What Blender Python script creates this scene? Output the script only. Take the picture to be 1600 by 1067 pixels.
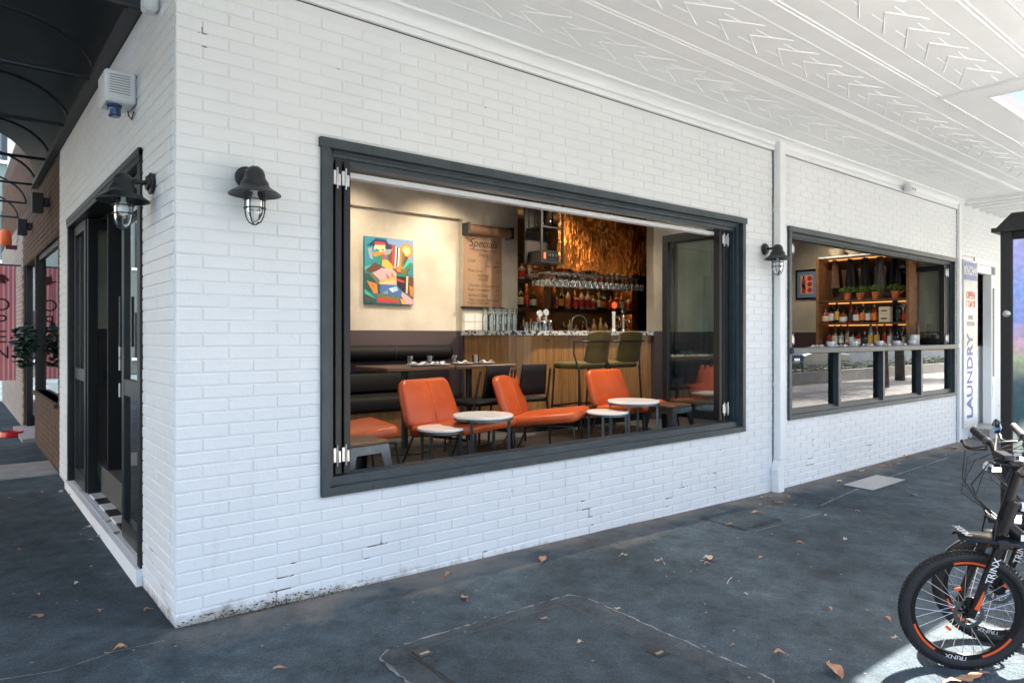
import bpy, bmesh, math, random
from mathutils import Matrix, Vector
R_ = random.Random(7)
rad = math.radians
for o in list(bpy.data.objects): bpy.data.objects.remove(o)
scn = bpy.context.scene
COL = scn.collection

# ------------------------------------------------------------------ camera, sky, sun, exposure
FPX = 1074.5; CAM = (-0.814, -3.493, 1.37); AX = math.atan2(1315.0, FPX)
cd = bpy.data.cameras.new('camera'); cam = bpy.data.objects.new('camera', cd); COL.objects.link(cam)
cd.sensor_width = 36.0; cd.lens = 36.0 * FPX / 1600.0; cd.shift_y = -8.5 / 1600.0
cd.clip_start = 0.05; cd.clip_end = 600.0
cam.location = CAM; cam.rotation_euler = (rad(90), 0, AX - rad(90))
scn.camera = cam

SUN = Vector((0.997, 0.131, 1.0)).normalized()
w = bpy.data.worlds.new('World'); scn.world = w; w.use_nodes = True
nt = w.node_tree; nt.nodes.clear()
sky = nt.nodes.new('ShaderNodeTexSky'); sky.sky_type = 'NISHITA'; sky.sun_disc = False
sky.sun_elevation = math.asin(SUN.z); sky.sun_rotation = math.atan2(SUN.x, SUN.y)
sky.air_density = 1.0; sky.dust_density = 4.0; sky.ozone_density = 1.0
bg = nt.nodes.new('ShaderNodeBackground'); bg.inputs['Strength'].default_value = 0.15
wo = nt.nodes.new('ShaderNodeOutputWorld')
nt.links.new(sky.outputs[0], bg.inputs[0]); nt.links.new(bg.outputs[0], wo.inputs[0])
sd = bpy.data.lights.new('sun', 'SUN'); sd.energy = 5.0; sd.angle = rad(0.53); sd.color = (1.0, 0.95, 0.88)
sun = bpy.data.objects.new('sun', sd); COL.objects.link(sun)
sun.rotation_euler = SUN.to_track_quat('Z', 'Y').to_euler(); sun.location = (30, 5, 30)
vs = scn.view_settings; vs.view_transform = 'Standard'; vs.look = 'None'; vs.gamma = 1.0; vs.use_curve_mapping = False
vs.exposure = 2.68
scn.render.engine = 'CYCLES'
scn.cycles.max_bounces = 6; scn.cycles.diffuse_bounces = 4; scn.cycles.glossy_bounces = 3; scn.cycles.transparent_max_bounces = 10

# photo pixel -> point on a plane of the place (1600 x 1067 pixels)
FW = (math.cos(AX), math.sin(AX)); RT = (math.sin(AX), -math.cos(AX))
def ray(x, y):
    u = (x - 800) / FPX; v = -(y - 525) / FPX
    return (FW[0] + u * RT[0], FW[1] + u * RT[1], v)
def onY(x, y, Y=0.0):
    r = ray(x, y); t = (Y - CAM[1]) / r[1]; return Vector([CAM[i] + t * r[i] for i in range(3)])
def onX(x, y, X=0.0):
    r = ray(x, y); t = (X - CAM[0]) / r[0]; return Vector([CAM[i] + t * r[i] for i in range(3)])
def gz(x, y):          # the pavement falls to the right and towards the road
    return -0.02 * min(max(x, 0.0), 5.2) - 0.02 * min(max(-y, 0.0), 12.0) + 0.007 * min(max(y, 0.0), 6.0)
def onG(x, y):
    r = ray(x, y); z = 0.0
    for _ in range(12):
        t = (z - CAM[2]) / r[2]; z = gz(CAM[0] + t * r[0], CAM[1] + t * r[1])
    return Vector((CAM[0] + t * r[0], CAM[1] + t * r[1], z))
def pix_area(c, wx, hz):   # rough size on the picture, for choosing the largest pieces
    d = Vector(c) - Vector(CAM); D = d.x * FW[0] + d.y * FW[1]
    return wx * hz / max(D * D, .01)
def in_view(c, m=0):
    d = Vector(c) - Vector(CAM); D = d.x * FW[0] + d.y * FW[1]
    if D <= 0.1: return False
    x = 800 + FPX * (d.x * RT[0] + d.y * RT[1]) / D; y = 525 - FPX * d.z / D
    return -m < x < 1600 + m and -m < y < 1067 + m

# ------------------------------------------------------------------ mesh helper
class MB:
    def __init__(s, M=None): s.v = []; s.f = []; s.m = []; s.M = M; s.mi = 0
    def add(s, vs_, fs, M=None):
        b = len(s.v)
        for p in vs_:
            p = Vector(p)
            if M is not None: p = M @ p
            if s.M is not None: p = s.M @ p
            s.v.append(tuple(p))
        for f in fs: s.f.append(tuple(b + i for i in f)); s.m.append(s.mi)
        return s
    def box(s, x0, x1, y0, y1, z0, z1, c=0.0, M=None):
        if c <= 0:
            V = [(x, y, z) for z in (z0, z1) for y in (y0, y1) for x in (x0, x1)]
            return s.add(V, [(0, 2, 3, 1), (4, 5, 7, 6), (0, 1, 5, 4), (2, 6, 7, 3), (0, 4, 6, 2), (1, 3, 7, 5)], M)
        V = []; ix = {}
        lo = (x0, y0, z0); hi = (x1, y1, z1)
        for sx in (0, 1):
            for sy in (0, 1):
                for sz in (0, 1):
                    sg = (sx, sy, sz)
                    for a in range(3):
                        p = []
                        for k in range(3):
                            e = hi[k] if sg[k] else lo[k]
                            if k != a: e += -c if sg[k] else c
                            p.append(e)
                        ix[(sx, sy, sz, a)] = len(V); V.append(tuple(p))
        F = []
        for a in range(3):
            b_, c_ = [k for k in range(3) if k != a]
            for sa in (0, 1):
                q = []
                for sb, sc in ((0, 0), (1, 0), (1, 1), (0, 1)):
                    g = [0, 0, 0]; g[a] = sa; g[b_] = sb; g[c_] = sc
                    q.append(ix[(g[0], g[1], g[2], a)])
                F.append(q)
            for sb in (0, 1):
                for sc in (0, 1):
                    g0 = [0, 0, 0]; g0[a] = 0; g0[b_] = sb; g0[c_] = sc
                    g1 = list(g0); g1[a] = 1
                    F.append([ix[(*g0, b_)], ix[(*g1, b_)], ix[(*g1, c_)], ix[(*g0, c_)]])
        for sx in (0, 1):
            for sy in (0, 1):
                for sz in (0, 1): F.append([ix[(sx, sy, sz, a)] for a in range(3)])
        return s.add(V, F, M)
    def tube(s, pts, r, n=8, closed=False, caps=True, M=None):
        P = [Vector(p) for p in pts]; N = len(P)
        rs = r if isinstance(r, (list, tuple)) else [r] * N
        V = []; F = []; up = None
        for i, p in enumerate(P):
            if closed: t = P[(i + 1) % N] - P[i - 1]
            else: t = P[min(i + 1, N - 1)] - P[max(i - 1, 0)]
            t.normalize()
            if up is None:
                a = Vector((0, 0, 1)) if abs(t.z) < .9 else Vector((1, 0, 0))
                up = (a - t * a.dot(t)).normalized()
            else:
                up = up - t * up.dot(t)
                up = up.normalized() if up.length > 1e-6 else t.orthogonal().normalized()
            sd_ = t.cross(up)
            for k in range(n):
                a = 2 * math.pi * k / n
                V.append(p + (up * math.cos(a) + sd_ * math.sin(a)) * rs[i])
        for i in range(N if closed else N - 1):
            j = (i + 1) % N
            for k in range(n):
                F.append((i * n + k, i * n + (k + 1) % n, j * n + (k + 1) % n, j * n + k))
        if caps and not closed:
            F.append(tuple(range(n - 1, -1, -1))); F.append(tuple((N - 1) * n + k for k in range(n)))
        return s.add(V, F, M)
    def lathe(s, prof, n=16, c=(0, 0, 0), M=None):
        V = []; F = []
        for r, z in prof:
            for k in range(n):
                a = 2 * math.pi * k / n
                V.append((c[0] + r * math.cos(a), c[1] + r * math.sin(a), c[2] + z))
        for i in range(len(prof) - 1):
            for k in range(n):
                F.append((i * n + k, i * n + (k + 1) % n, (i + 1) * n + (k + 1) % n, (i + 1) * n + k))
        if prof[0][0] > 1e-5: F.append(tuple(range(n - 1, -1, -1)))
        if prof[-1][0] > 1e-5: F.append(tuple((len(prof) - 1) * n + k for k in range(n)))
        return s.add(V, F, M)
    def prism(s, poly, a0, a1, axis='z', M=None):
        n = len(poly)
        def mk(p, a):
            if axis == 'z': return (p[0], p[1], a)
            if axis == 'y': return (p[0], a, p[1])
            return (a, p[0], p[1])
        V = [mk(p, a0) for p in poly] + [mk(p, a1) for p in poly]
        F = [tuple(range(n - 1, -1, -1)), tuple(range(n, 2 * n))]
        for i in range(n): F.append((i, (i + 1) % n, n + (i + 1) % n, n + i))
        return s.add(V, F, M)
    def pad(s, w_, h_, t, rc=.04, re=.02, n=5, puff=0.0, M=None, taper=1.0):
        # rounded cushion: w_ along x, h_ along y, thickness t along z, centred; taper narrows it towards +y
        def ring(ins, z):
            out = []; a = w_ / 2 - ins; b = h_ / 2 - ins; r = max(rc - ins * .6, .004)
            for cx, cy, a0 in ((a - r, b - r, 0), (-a + r, b - r, 90), (-a + r, -b + r, 180), (a - r, -b + r, 270)):
                for k in range(n + 1):
                    q = rad(a0 + 90 * k / n); x = cx + r * math.cos(q); y = cy + r * math.sin(q)
                    f = 1 + (taper - 1) * (y / h_ + .5); out.append((x * f, y, z))
            return out
        L = []
        for k in range(5):
            q = rad(90 * k / 4); L.append(ring(re * (1 - math.sin(q)), -t / 2 + re * (1 - math.cos(q))))
        for k in range(5):
            q = rad(90 * k / 4); L.append(ring(re * (1 - math.cos(q)), t / 2 - re + re * math.sin(q)))
        if puff: L.append(ring(re + min(w_, h_) * .18, t / 2 + puff)); L.insert(0, ring(re + min(w_, h_) * .18, -t / 2 - puff * .3))
        m = len(L[0]); V = [p for r in L for p in r]; F = []
        for i in range(len(L) - 1):
            for k in range(m): F.append((i * m + k, i * m + (k + 1) % m, (i + 1) * m + (k + 1) % m, (i + 1) * m + k))
        F.append(tuple(range(m - 1, -1, -1))); F.append(tuple((len(L) - 1) * m + k for k in range(m)))
        return s.add(V, F, M)
    def grid(s, fn, nu, nv, M=None):
        V = [fn(i / nu, j / nv) for j in range(nv + 1) for i in range(nu + 1)]
        F = [(j * (nu + 1) + i, j * (nu + 1) + i + 1, (j + 1) * (nu + 1) + i + 1, (j + 1) * (nu + 1) + i) for j in range(nv) for i in range(nu)]
        return s.add(V, F, M)
    def mesh(s, name, mats, smooth=None):
        me = bpy.data.meshes.new(name); me.from_pydata(s.v, [], s.f)
        if not isinstance(mats, (list, tuple)): mats = [mats]
        for m in mats: me.materials.append(m)
        if len(mats) > 1: me.polygons.foreach_set('material_index', s.m)
        if smooth:
            me.polygons.foreach_set('use_smooth', [True] * len(me.polygons)); me.set_sharp_from_angle(angle=rad(smooth))
        me.validate(); me.update(); return me
    def build(s, name, mats, parent=None, smooth=None):
        return place(name, s.mesh(name, mats, smooth), parent)

def place(name, me, parent=None):
    o = bpy.data.objects.new(name, me); COL.objects.link(o)
    if parent is not None: o.parent = parent
    return o
def T(x, y, z): return Matrix.Translation((x, y, z))
def RZ(a): return Matrix.Rotation(rad(a), 4, 'Z')
def RX(a): return Matrix.Rotation(rad(a), 4, 'X')
def RY(a): return Matrix.Rotation(rad(a), 4, 'Y')
def tag(o, label=None, cat=None, group=None, kind=None):
    if label: o['label'] = label
    if cat: o['category'] = cat
    if group: o['group'] = group
    if kind: o['kind'] = kind
    return o
def thing(name, label, cat, loc=(0, 0, 0), rz=0, group=None):
    o = bpy.data.objects.new(name, None); COL.objects.link(o); o.empty_display_size = .1
    o.location = loc; o.rotation_euler = (0, 0, rad(rz)); tag(o, label, cat, group); return o
def struct(name, mb, mat, label=None, smooth=None):
    o = mb.build(name, mat, None, smooth); o['kind'] = 'structure'
    if label: o['label'] = label
    return o
def dup(root, loc=None, rz=None, label=None):
    r = root.copy(); COL.objects.link(r)
    if loc is not None: r.location = loc
    if rz is not None: r.rotation_euler = (0, 0, rad(rz))
    if label: r['label'] = label
    for ch in list(root.children):
        c = ch.copy(); COL.objects.link(c); c.parent = r
        for g in list(ch.children):
            d = g.copy(); COL.objects.link(d); d.parent = c
    return r
def text_mesh(txt, size, mat, depth=.001, shear=0.0, align='CENTER', sx=1.0, space=1.0, bold=0.0):
    cu = bpy.data.curves.new('lettering', 'FONT'); cu.body = txt; cu.size = size; cu.extrude = depth; cu.shear = shear
    cu.align_x = align; cu.offset = bold; cu.align_y = 'CENTER'; cu.space_character = space; cu.resolution_u = 3
    o = bpy.data.objects.new('lettering', cu); COL.objects.link(o)
    dg = bpy.context.evaluated_depsgraph_get()
    me = bpy.data.meshes.new_from_object(o.evaluated_get(dg))
    bpy.data.objects.remove(o); bpy.data.curves.remove(cu)
    me.transform(Matrix.Diagonal((sx, 1, 1, 1)))
    me.materials.clear(); me.materials.append(mat); return me

# ------------------------------------------------------------------ materials
MT = {}
def node(nt, t, **kw):
    n = nt.nodes.new(t)
    for k, v in kw.items():
        if k in n.inputs: n.inputs[k].default_value = v
        else: setattr(n, k, v)
    return n
def pm(name, col, rough=.5, metal=0.0, var=0.0, vs_=4.0, bump=0.0, bs=60.0, spec=.5, pos=False, col2=None, stretch=None, coat=0.0, sheen=0.0, detail=6.0):
    m = bpy.data.materials.new(name); m.use_nodes = True; t = m.node_tree; L = t.links
    b = t.nodes['Principled BSDF']
    b.inputs['Roughness'].default_value = rough; b.inputs['Metallic'].default_value = metal
    b.inputs['Specular IOR Level'].default_value = spec; b.inputs['Coat Weight'].default_value = coat; b.inputs['Sheen Weight'].default_value = sheen
    b.inputs['Base Color'].default_value = (*col, 1)
    if var or bump or col2:
        if pos: src = node(t, 'ShaderNodeNewGeometry').outputs['Position']
        else: src = node(t, 'ShaderNodeTexCoord').outputs['Object']
        if stretch:
            mp = node(t, 'ShaderNodeMapping'); mp.inputs['Scale'].default_value = stretch; L.new(src, mp.inputs['Vector']); src = mp.outputs[0]
        if var or col2:
            nz = node(t, 'ShaderNodeTexNoise', Scale=vs_, Detail=detail, Roughness=.62); L.new(src, nz.inputs['Vector'])
            cr = node(t, 'ShaderNodeValToRGB'); L.new(nz.outputs['Fac'], cr.inputs[0])
            c2 = col2 if col2 else tuple(min(1, c * (1 + var)) for c in col)
            c1 = col if col2 else tuple(c * (1 - var) for c in col)
            cr.color_ramp.elements[0].position = .32; cr.color_ramp.elements[1].position = .68
            cr.color_ramp.elements[0].color = (*c1, 1); cr.color_ramp.elements[1].color = (*c2, 1)
            L.new(cr.outputs[0], b.inputs['Base Color'])
        if bump:
            n2 = node(t, 'ShaderNodeTexNoise', Scale=bs, Detail=4.0); L.new(src, n2.inputs['Vector'])
            bp = node(t, 'ShaderNodeBump', Strength=bump, Distance=.01); L.new(n2.outputs['Fac'], bp.inputs['Height']); L.new(bp.outputs[0], b.inputs['Normal'])
    MT[name] = m; return m
def emis(name, col, s):
    m = bpy.data.materials.new(name); m.use_nodes = True; b = m.node_tree.nodes['Principled BSDF']
    b.inputs['Base Color'].default_value = (*col, 1); b.inputs['Emission Color'].default_value = (*col, 1); b.inputs['Emission Strength'].default_value = s
    MT[name] = m; return m
def glassm(name, tint=(1, 1, 1), ior=1.5, refl=1.0, rough=0.0):
    m = bpy.data.materials.new(name); m.use_nodes = True; t = m.node_tree; t.nodes.clear(); L = t.links
    o = node(t, 'ShaderNodeOutputMaterial'); mx = node(t, 'ShaderNodeMixShader'); tr = node(t, 'ShaderNodeBsdfTransparent'); gl = node(t, 'ShaderNodeBsdfGlossy')
    tr.inputs[0].default_value = (*tint, 1); gl.inputs['Roughness'].default_value = rough; gl.inputs['Color'].default_value = (1, 1, 1, 1)
    fr = node(t, 'ShaderNodeFresnel', IOR=ior); mu = node(t, 'ShaderNodeMath', operation='MULTIPLY'); mu.inputs[1].default_value = refl; mu.use_clamp = True
    L.new(fr.outputs[0], mu.inputs[0]); L.new(mu.outputs[0], mx.inputs[0]); L.new(tr.outputs[0], mx.inputs[1]); L.new(gl.outputs[0], mx.inputs[2]); L.new(mx.outputs[0], o.inputs[0])
    MT[name] = m; return m

def wall_paint(name, base, dark, chip=.0, dirt=True):
    m = bpy.data.materials.new(name); m.use_nodes = True; t = m.node_tree; L = t.links; b = t.nodes['Principled BSDF']
    g = node(t, 'ShaderNodeNewGeometry'); b.inputs['Roughness'].default_value = .42; b.inputs['Specular IOR Level'].default_value = .4
    n1 = node(t, 'ShaderNodeTexNoise', Scale=1.3, Detail=5.0); L.new(g.outputs['Position'], n1.inputs['Vector'])
    mx = node(t, 'ShaderNodeMixRGB'); mx.inputs[1].default_value = (*base, 1); mx.inputs[2].default_value = (*dark, 1)
    mr = node(t, 'ShaderNodeMapRange'); mr.inputs['From Min'].default_value = .42; mr.inputs['From Max'].default_value = .75; mr.inputs['To Max'].default_value = .45
    L.new(n1.outputs['Fac'], mr.inputs[0]); L.new(mr.outputs[0], mx.inputs[0])
    out = mx.outputs[0]
    sep = node(t, 'ShaderNodeSeparateXYZ'); L.new(g.outputs['Position'], sep.inputs[0])
    # faint vertical runs and rubbed grey scuffs in the old paint
    mp = node(t, 'ShaderNodeMapping'); mp.inputs['Scale'].default_value = (9, 9, .9); L.new(g.outputs['Position'], mp.inputs['Vector'])
    ns = node(t, 'ShaderNodeTexNoise', Scale=1.0, Detail=8.0, Roughness=.75); L.new(mp.outputs[0], ns.inputs['Vector'])
    rs = node(t, 'ShaderNodeMapRange'); rs.inputs['From Min'].default_value = .58; rs.inputs['From Max'].default_value = .80; rs.inputs['To Max'].default_value = .35; L.new(ns.outputs['Fac'], rs.inputs[0])
    mxs = node(t, 'ShaderNodeMixRGB'); mxs.inputs[2].default_value = (.50, .49, .46, 1); L.new(out, mxs.inputs[1]); L.new(rs.outputs[0], mxs.inputs[0]); out = mxs.outputs[0]
    nk_ = node(t, 'ShaderNodeTexNoise', Scale=13.0, Detail=9.0, Roughness=.8); L.new(g.outputs['Position'], nk_.inputs['Vector'])
    rk = node(t, 'ShaderNodeMapRange'); rk.inputs['From Min'].default_value = .735; rk.inputs['From Max'].default_value = .76; rk.inputs['To Max'].default_value = .6; L.new(nk_.outputs['Fac'], rk.inputs[0])
    mxk = node(t, 'ShaderNodeMixRGB'); mxk.inputs[2].default_value = (.33, .29, .25, 1); L.new(out, mxk.inputs[1]); L.new(rk.outputs[0], mxk.inputs[0]); out = mxk.outputs[0]
    if dirt:
        # rising grime with a ragged upper edge: height above the footing minus noise
        n2 = node(t, 'ShaderNodeTexNoise', Scale=7.0, Detail=8.0, Roughness=.7); L.new(g.outputs['Position'], n2.inputs['Vector'])
        a = node(t, 'ShaderNodeMath', operation='MULTIPLY'); a.inputs[1].default_value = .30; L.new(n2.outputs['Fac'], a.inputs[0])
        x_ = node(t, 'ShaderNodeMath', operation='MULTIPLY'); x_.inputs[1].default_value = .045; L.new(sep.outputs['X'], x_.inputs[0])
        zz = node(t, 'ShaderNodeMath', operation='ADD'); L.new(sep.outputs['Z'], zz.inputs[0]); L.new(x_.outputs[0], zz.inputs[1])
        s_ = node(t, 'ShaderNodeMath', operation='SUBTRACT'); L.new(a.outputs[0], s_.inputs[0]); L.new(zz.outputs[0], s_.inputs[1])
        r2 = node(t, 'ShaderNodeMapRange'); r2.inputs['From Min'].default_value = .085; r2.inputs['From Max'].default_value = .18; L.new(s_.outputs[0], r2.inputs[0])
        m2 = node(t, 'ShaderNodeMixRGB'); m2.inputs[2].default_value = (.24, .19, .14, 1); L.new(out, m2.inputs[1]); L.new(r2.outputs[0], m2.inputs[0]); out = m2.outputs[0]
    if chip:
        n3b = node(t, 'ShaderNodeTexNoise', Scale=3.1, Detail=6.0, Roughness=.66); L.new(g.outputs['Position'], n3b.inputs['Vector'])
        lo_ = node(t, 'ShaderNodeMapRange'); lo_.inputs['From Min'].default_value = .6; lo_.inputs['From Max'].default_value = .0; lo_.inputs['To Max'].default_value = .07; L.new(sep.outputs['Z'], lo_.inputs[0])
        n3 = node(t, 'ShaderNodeMath', operation='ADD'); L.new(n3b.outputs['Fac'], n3.inputs[0]); L.new(lo_.outputs[0], n3.inputs[1])
        r3 = node(t, 'ShaderNodeMapRange'); r3.inputs['From Min'].default_value = 1 - chip; r3.inputs['From Max'].default_value = 1 - chip + .02; L.new(n3.outputs[0], r3.inputs[0])
        m3 = node(t, 'ShaderNodeMixRGB'); m3.inputs[2].default_value = (.16, .13, .11, 1); L.new(out, m3.inputs[1]); L.new(r3.outputs[0], m3.inputs[0]); out = m3.outputs[0]
    L.new(out, b.inputs['Base Color'])
    n4 = node(t, 'ShaderNodeTexNoise', Scale=55.0, Detail=5.0); L.new(g.outputs['Position'], n4.inputs['Vector'])
    n5 = node(t, 'ShaderNodeTexNoise', Scale=9.0, Detail=3.0); L.new(g.outputs['Position'], n5.inputs['Vector'])
    ad = node(t, 'ShaderNodeMath', operation='ADD'); L.new(n4.outputs['Fac'], ad.inputs[0]); L.new(n5.outputs['Fac'], ad.inputs[1])
    bp = node(t, 'ShaderNodeBump', Strength=.22, Distance=.006); L.new(ad.outputs[0], bp.inputs['Height']); L.new(bp.outputs[0], b.inputs['Normal'])
    MT[name] = m; return m
wall_paint('brick_paint', (.80, .81, .80), (.70, .72, .72))
wall_paint('joint_paint', (.78, .785, .775), (.64, .65, .64), chip=.335)

def asphalt(name, c1, c2, dusty=True):
    m = bpy.data.materials.new(name); m.use_nodes = True; t = m.node_tree; L = t.links; b = t.nodes['Principled BSDF']
    g = node(t, 'ShaderNodeNewGeometry'); b.inputs['Roughness'].default_value = .82; b.inputs['Specular IOR Level'].default_value = .3
    n1 = node(t, 'ShaderNodeTexNoise', Scale=.9, Detail=9.0, Roughness=.68); L.new(g.outputs['Position'], n1.inputs['Vector'])
    mx = node(t, 'ShaderNodeMixRGB'); mx.inputs[1].default_value = (*c1, 1); mx.inputs[2].default_value = (*c2, 1)
    mr = node(t, 'ShaderNodeMapRange'); mr.inputs['From Min'].default_value = .35; mr.inputs['From Max'].default_value = .68
    L.new(n1.outputs['Fac'], mr.inputs[0]); L.new(mr.outputs[0], mx.inputs[0]); out = mx.outputs[0]
    n2 = node(t, 'ShaderNodeTexNoise', Scale=95.0, Detail=5.0, Roughness=.8); L.new(g.outputs['Position'], n2.inputs['Vector'])
    r2 = node(t, 'ShaderNodeMapRange'); r2.inputs['From Min'].default_value = .3; r2.inputs['From Max'].default_value = .75; r2.inputs['To Min'].default_value = .45; r2.inputs['To Max'].default_value = 1.85
    L.new(n2.outputs['Fac'], r2.inputs[0])
    m2 = node(t, 'ShaderNodeMixRGB', blend_type='MULTIPLY'); m2.inputs[0].default_value = 1; L.new(out, m2.inputs[1]); L.new(r2.outputs[0], m2.inputs[2]); out = m2.outputs[0]
    nm = node(t, 'ShaderNodeTexNoise', Scale=6.5, Detail=7.0, Roughness=.72); L.new(g.outputs['Position'], nm.inputs['Vector'])
    rm_ = node(t, 'ShaderNodeMapRange'); rm_.inputs['From Min'].default_value = .36; rm_.inputs['From Max'].default_value = .68; rm_.inputs['To Min'].default_value = .66; rm_.inputs['To Max'].default_value = 1.45; L.new(nm.outputs['Fac'], rm_.inputs[0])
    mm = node(t, 'ShaderNodeMixRGB', blend_type='MULTIPLY'); mm.inputs[0].default_value = 1; L.new(out, mm.inputs[1]); L.new(rm_.outputs[0], mm.inputs[2]); out = mm.outputs[0]
    # pale specks of exposed stone and old droppings
    v = node(t, 'ShaderNodeTexVoronoi', Scale=11.0); L.new(g.outputs['Position'], v.inputs['Vector'])
    r3 = node(t, 'ShaderNodeMapRange'); r3.inputs['From Min'].default_value = .095; r3.inputs['From Max'].default_value = .05; L.new(v.outputs['Distance'], r3.inputs[0])
    sc = node(t, 'ShaderNodeSeparateColor'); L.new(v.outputs['Color'], sc.inputs[0])
    gt = node(t, 'ShaderNodeMath', operation='GREATER_THAN'); gt.inputs[1].default_value = .5; L.new(sc.outputs[0], gt.inputs[0])
    ml = node(t, 'ShaderNodeMath', operation='MULTIPLY'); L.new(r3.outputs[0], ml.inputs[0]); L.new(gt.outputs[0], ml.inputs[1])
    ms = node(t, 'ShaderNodeMath', operation='MULTIPLY'); ms.inputs[1].default_value = .7; L.new(ml.outputs[0], ms.inputs[0])
    m3 = node(t, 'ShaderNodeMixRGB'); m3.inputs[2].default_value = (.30, .30, .29, 1); L.new(out, m3.inputs[1]); L.new(ms.outputs[0], m3.inputs[0]); out = m3.outputs[0]
    # dark round gum spots
    v2 = node(t, 'ShaderNodeTexVoronoi', Scale=2.6); L.new(g.outputs['Position'], v2.inputs['Vector'])
    r5 = node(t, 'ShaderNodeMapRange'); r5.inputs['From Min'].default_value = .075; r5.inputs['From Max'].default_value = .055; L.new(v2.outputs['Distance'], r5.inputs[0])
    m5 = node(t, 'ShaderNodeMixRGB'); m5.inputs[2].default_value = (.022, .022, .024, 1); L.new(out, m5.inputs[1])
    s5 = node(t, 'ShaderNodeMath', operation='MULTIPLY'); s5.inputs[1].default_value = .6; L.new(r5.outputs[0], s5.inputs[0]); L.new(s5.outputs[0], m5.inputs[0]); out = m5.outputs[0]
    if dusty:   # sandy silt washed up against the footing of the wall
        sp = node(t, 'ShaderNodeSeparateXYZ'); L.new(g.outputs['Position'], sp.inputs[0])
        n6 = node(t, 'ShaderNodeTexNoise', Scale=2.2, Detail=8.0, Roughness=.7); L.new(g.outputs['Position'], n6.inputs['Vector'])
        k = node(t, 'ShaderNodeMath', operation='MULTIPLY_ADD'); k.inputs[1].default_value = 1.15; L.new(n6.outputs['Fac'], k.inputs[0]); L.new(sp.outputs['Y'], k.inputs[2])
        r6 = node(t, 'ShaderNodeMapRange'); r6.inputs['From Min'].default_value = .26; r6.inputs['From Max'].default_value = .68; r6.inputs['To Max'].default_value = .85; L.new(k.outputs[0], r6.inputs[0])
        lt = node(t, 'ShaderNodeMath', operation='LESS_THAN'); lt.inputs[1].default_value = .02; L.new(sp.outputs['Y'], lt.inputs[0])
        gk = node(t, 'ShaderNodeMath', operation='MULTIPLY_ADD'); gk.inputs[1].default_value = 1.1; L.new(n6.outputs['Fac'], gk.inputs[0]); L.new(sp.outputs['X'], gk.inputs[2])
        gx = node(t, 'ShaderNodeMapRange'); gx.inputs['From Min'].default_value = .42; gx.inputs['From Max'].default_value = .95; L.new(gk.outputs[0], gx.inputs[0])
        q1 = node(t, 'ShaderNodeMath', operation='MULTIPLY'); L.new(r6.outputs[0], q1.inputs[0]); L.new(lt.outputs[0], q1.inputs[1])
        q2 = node(t, 'ShaderNodeMath', operation='MULTIPLY'); L.new(q1.outputs[0], q2.inputs[0]); L.new(gx.outputs[0], q2.inputs[1])
        m6 = node(t, 'ShaderNodeMixRGB'); m6.inputs[2].default_value = (.25, .215, .18, 1); L.new(out, m6.inputs[1]); L.new(q2.outputs[0], m6.inputs[0]); out = m6.outputs[0]
    L.new(out, b.inputs['Base Color'])
    n7 = node(t, 'ShaderNodeTexNoise', Scale=140.0, Detail=5.0); L.new(g.outputs['Position'], n7.inputs['Vector'])
    n8 = node(t, 'ShaderNodeTexNoise', Scale=4.0, Detail=4.0); L.new(g.outputs['Position'], n8.inputs['Vector'])
    k8 = node(t, 'ShaderNodeMath', operation='MULTIPLY_ADD'); k8.inputs[1].default_value = 3.0; L.new(n8.outputs['Fac'], k8.inputs[0]); L.new(n7.outputs['Fac'], k8.inputs[2])
    bp = node(t, 'ShaderNodeBump', Strength=.8, Distance=.008); L.new(k8.outputs[0], bp.inputs['Height']); L.new(bp.outputs[0], b.inputs['Normal'])
    MT[name] = m; return m
asphalt('asphalt', (.020, .032, .041), (.062, .088, .104))
asphalt('asphalt_patch', (.022, .030, .036), (.072, .086, .094), dusty=False)
asphalt('asphalt_lid', (.022, .034, .042), (.052, .072, .084), dusty=False)
asphalt('asphalt_edge', (.12, .13, .135), (.26, .265, .26), dusty=False)

pm('soffit_paint', (.87, .88, .865), .55, var=.03, vs_=3, bump=.10, bs=500, pos=True)
pm('white_trim', (.84, .85, .84), .45, var=.03, vs_=2, pos=True)
pm('white_plastic', (.80, .80, .79), .35)
pm('slate_frame', (.037, .053, .061), .36, var=.22, vs_=9, spec=.5, bump=.03, bs=300, pos=True)
pm('black_frame', (.007, .009, .010), .35)
pm('black_metal', (.012, .012, .013), .42, spec=.5)
pm('lantern_metal', (.016, .018, .020), .38, bump=.15, bs=220, var=.25, vs_=40)
pm('dark_grey', (.05, .05, .052), .6)
pm('canopy_black', (.014, .015, .015), .6, var=.3, vs_=3)
pm('steel', (.62, .62, .62), .28, 1.0)
pm('dull_steel', (.42, .43, .43), .4, 1.0, var=.15, vs_=20)
pm('gunmetal', (.12, .14, .15), .38, .9, var=.2, vs_=12)
glassm('pane', (.93, .97, .96), 1.5, 1.9)
glassm('mirror_pane', (.40, .47, .46), 1.5, 1.2)
glassm('clear_glass', (.95, .97, .97), 1.45, 1.6)
pm('blue_lens', (.01, .05, .16), .12, coat=.5)
pm('plaster', (.40, .355, .275), .75, col2=(.70, .635, .53), vs_=1.15, bump=.08, bs=14, pos=True)
pm('plum_paint', (.085, .060, .066), .7, var=.15, vs_=1.5, pos=True)
pm('ceiling_paint', (.11, .105, .10), .8)
pm('floor_tile', (.008, .008, .008), .5, var=.35, vs_=3)
pm('grout', (.075, .07, .065), .8)
pm('tan_leather', (.50, .088, .022), .34, var=.16, vs_=5, bump=.16, bs=70, spec=.45)
pm('seam_thread', (.56, .15, .05), .6)
pm('black_leather', (.006, .006, .007), .6, spec=.25)
pm('walnut', (.085, .040, .020), .4, col2=(.16, .080, .040), vs_=3, stretch=(1, 9, 9))
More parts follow.
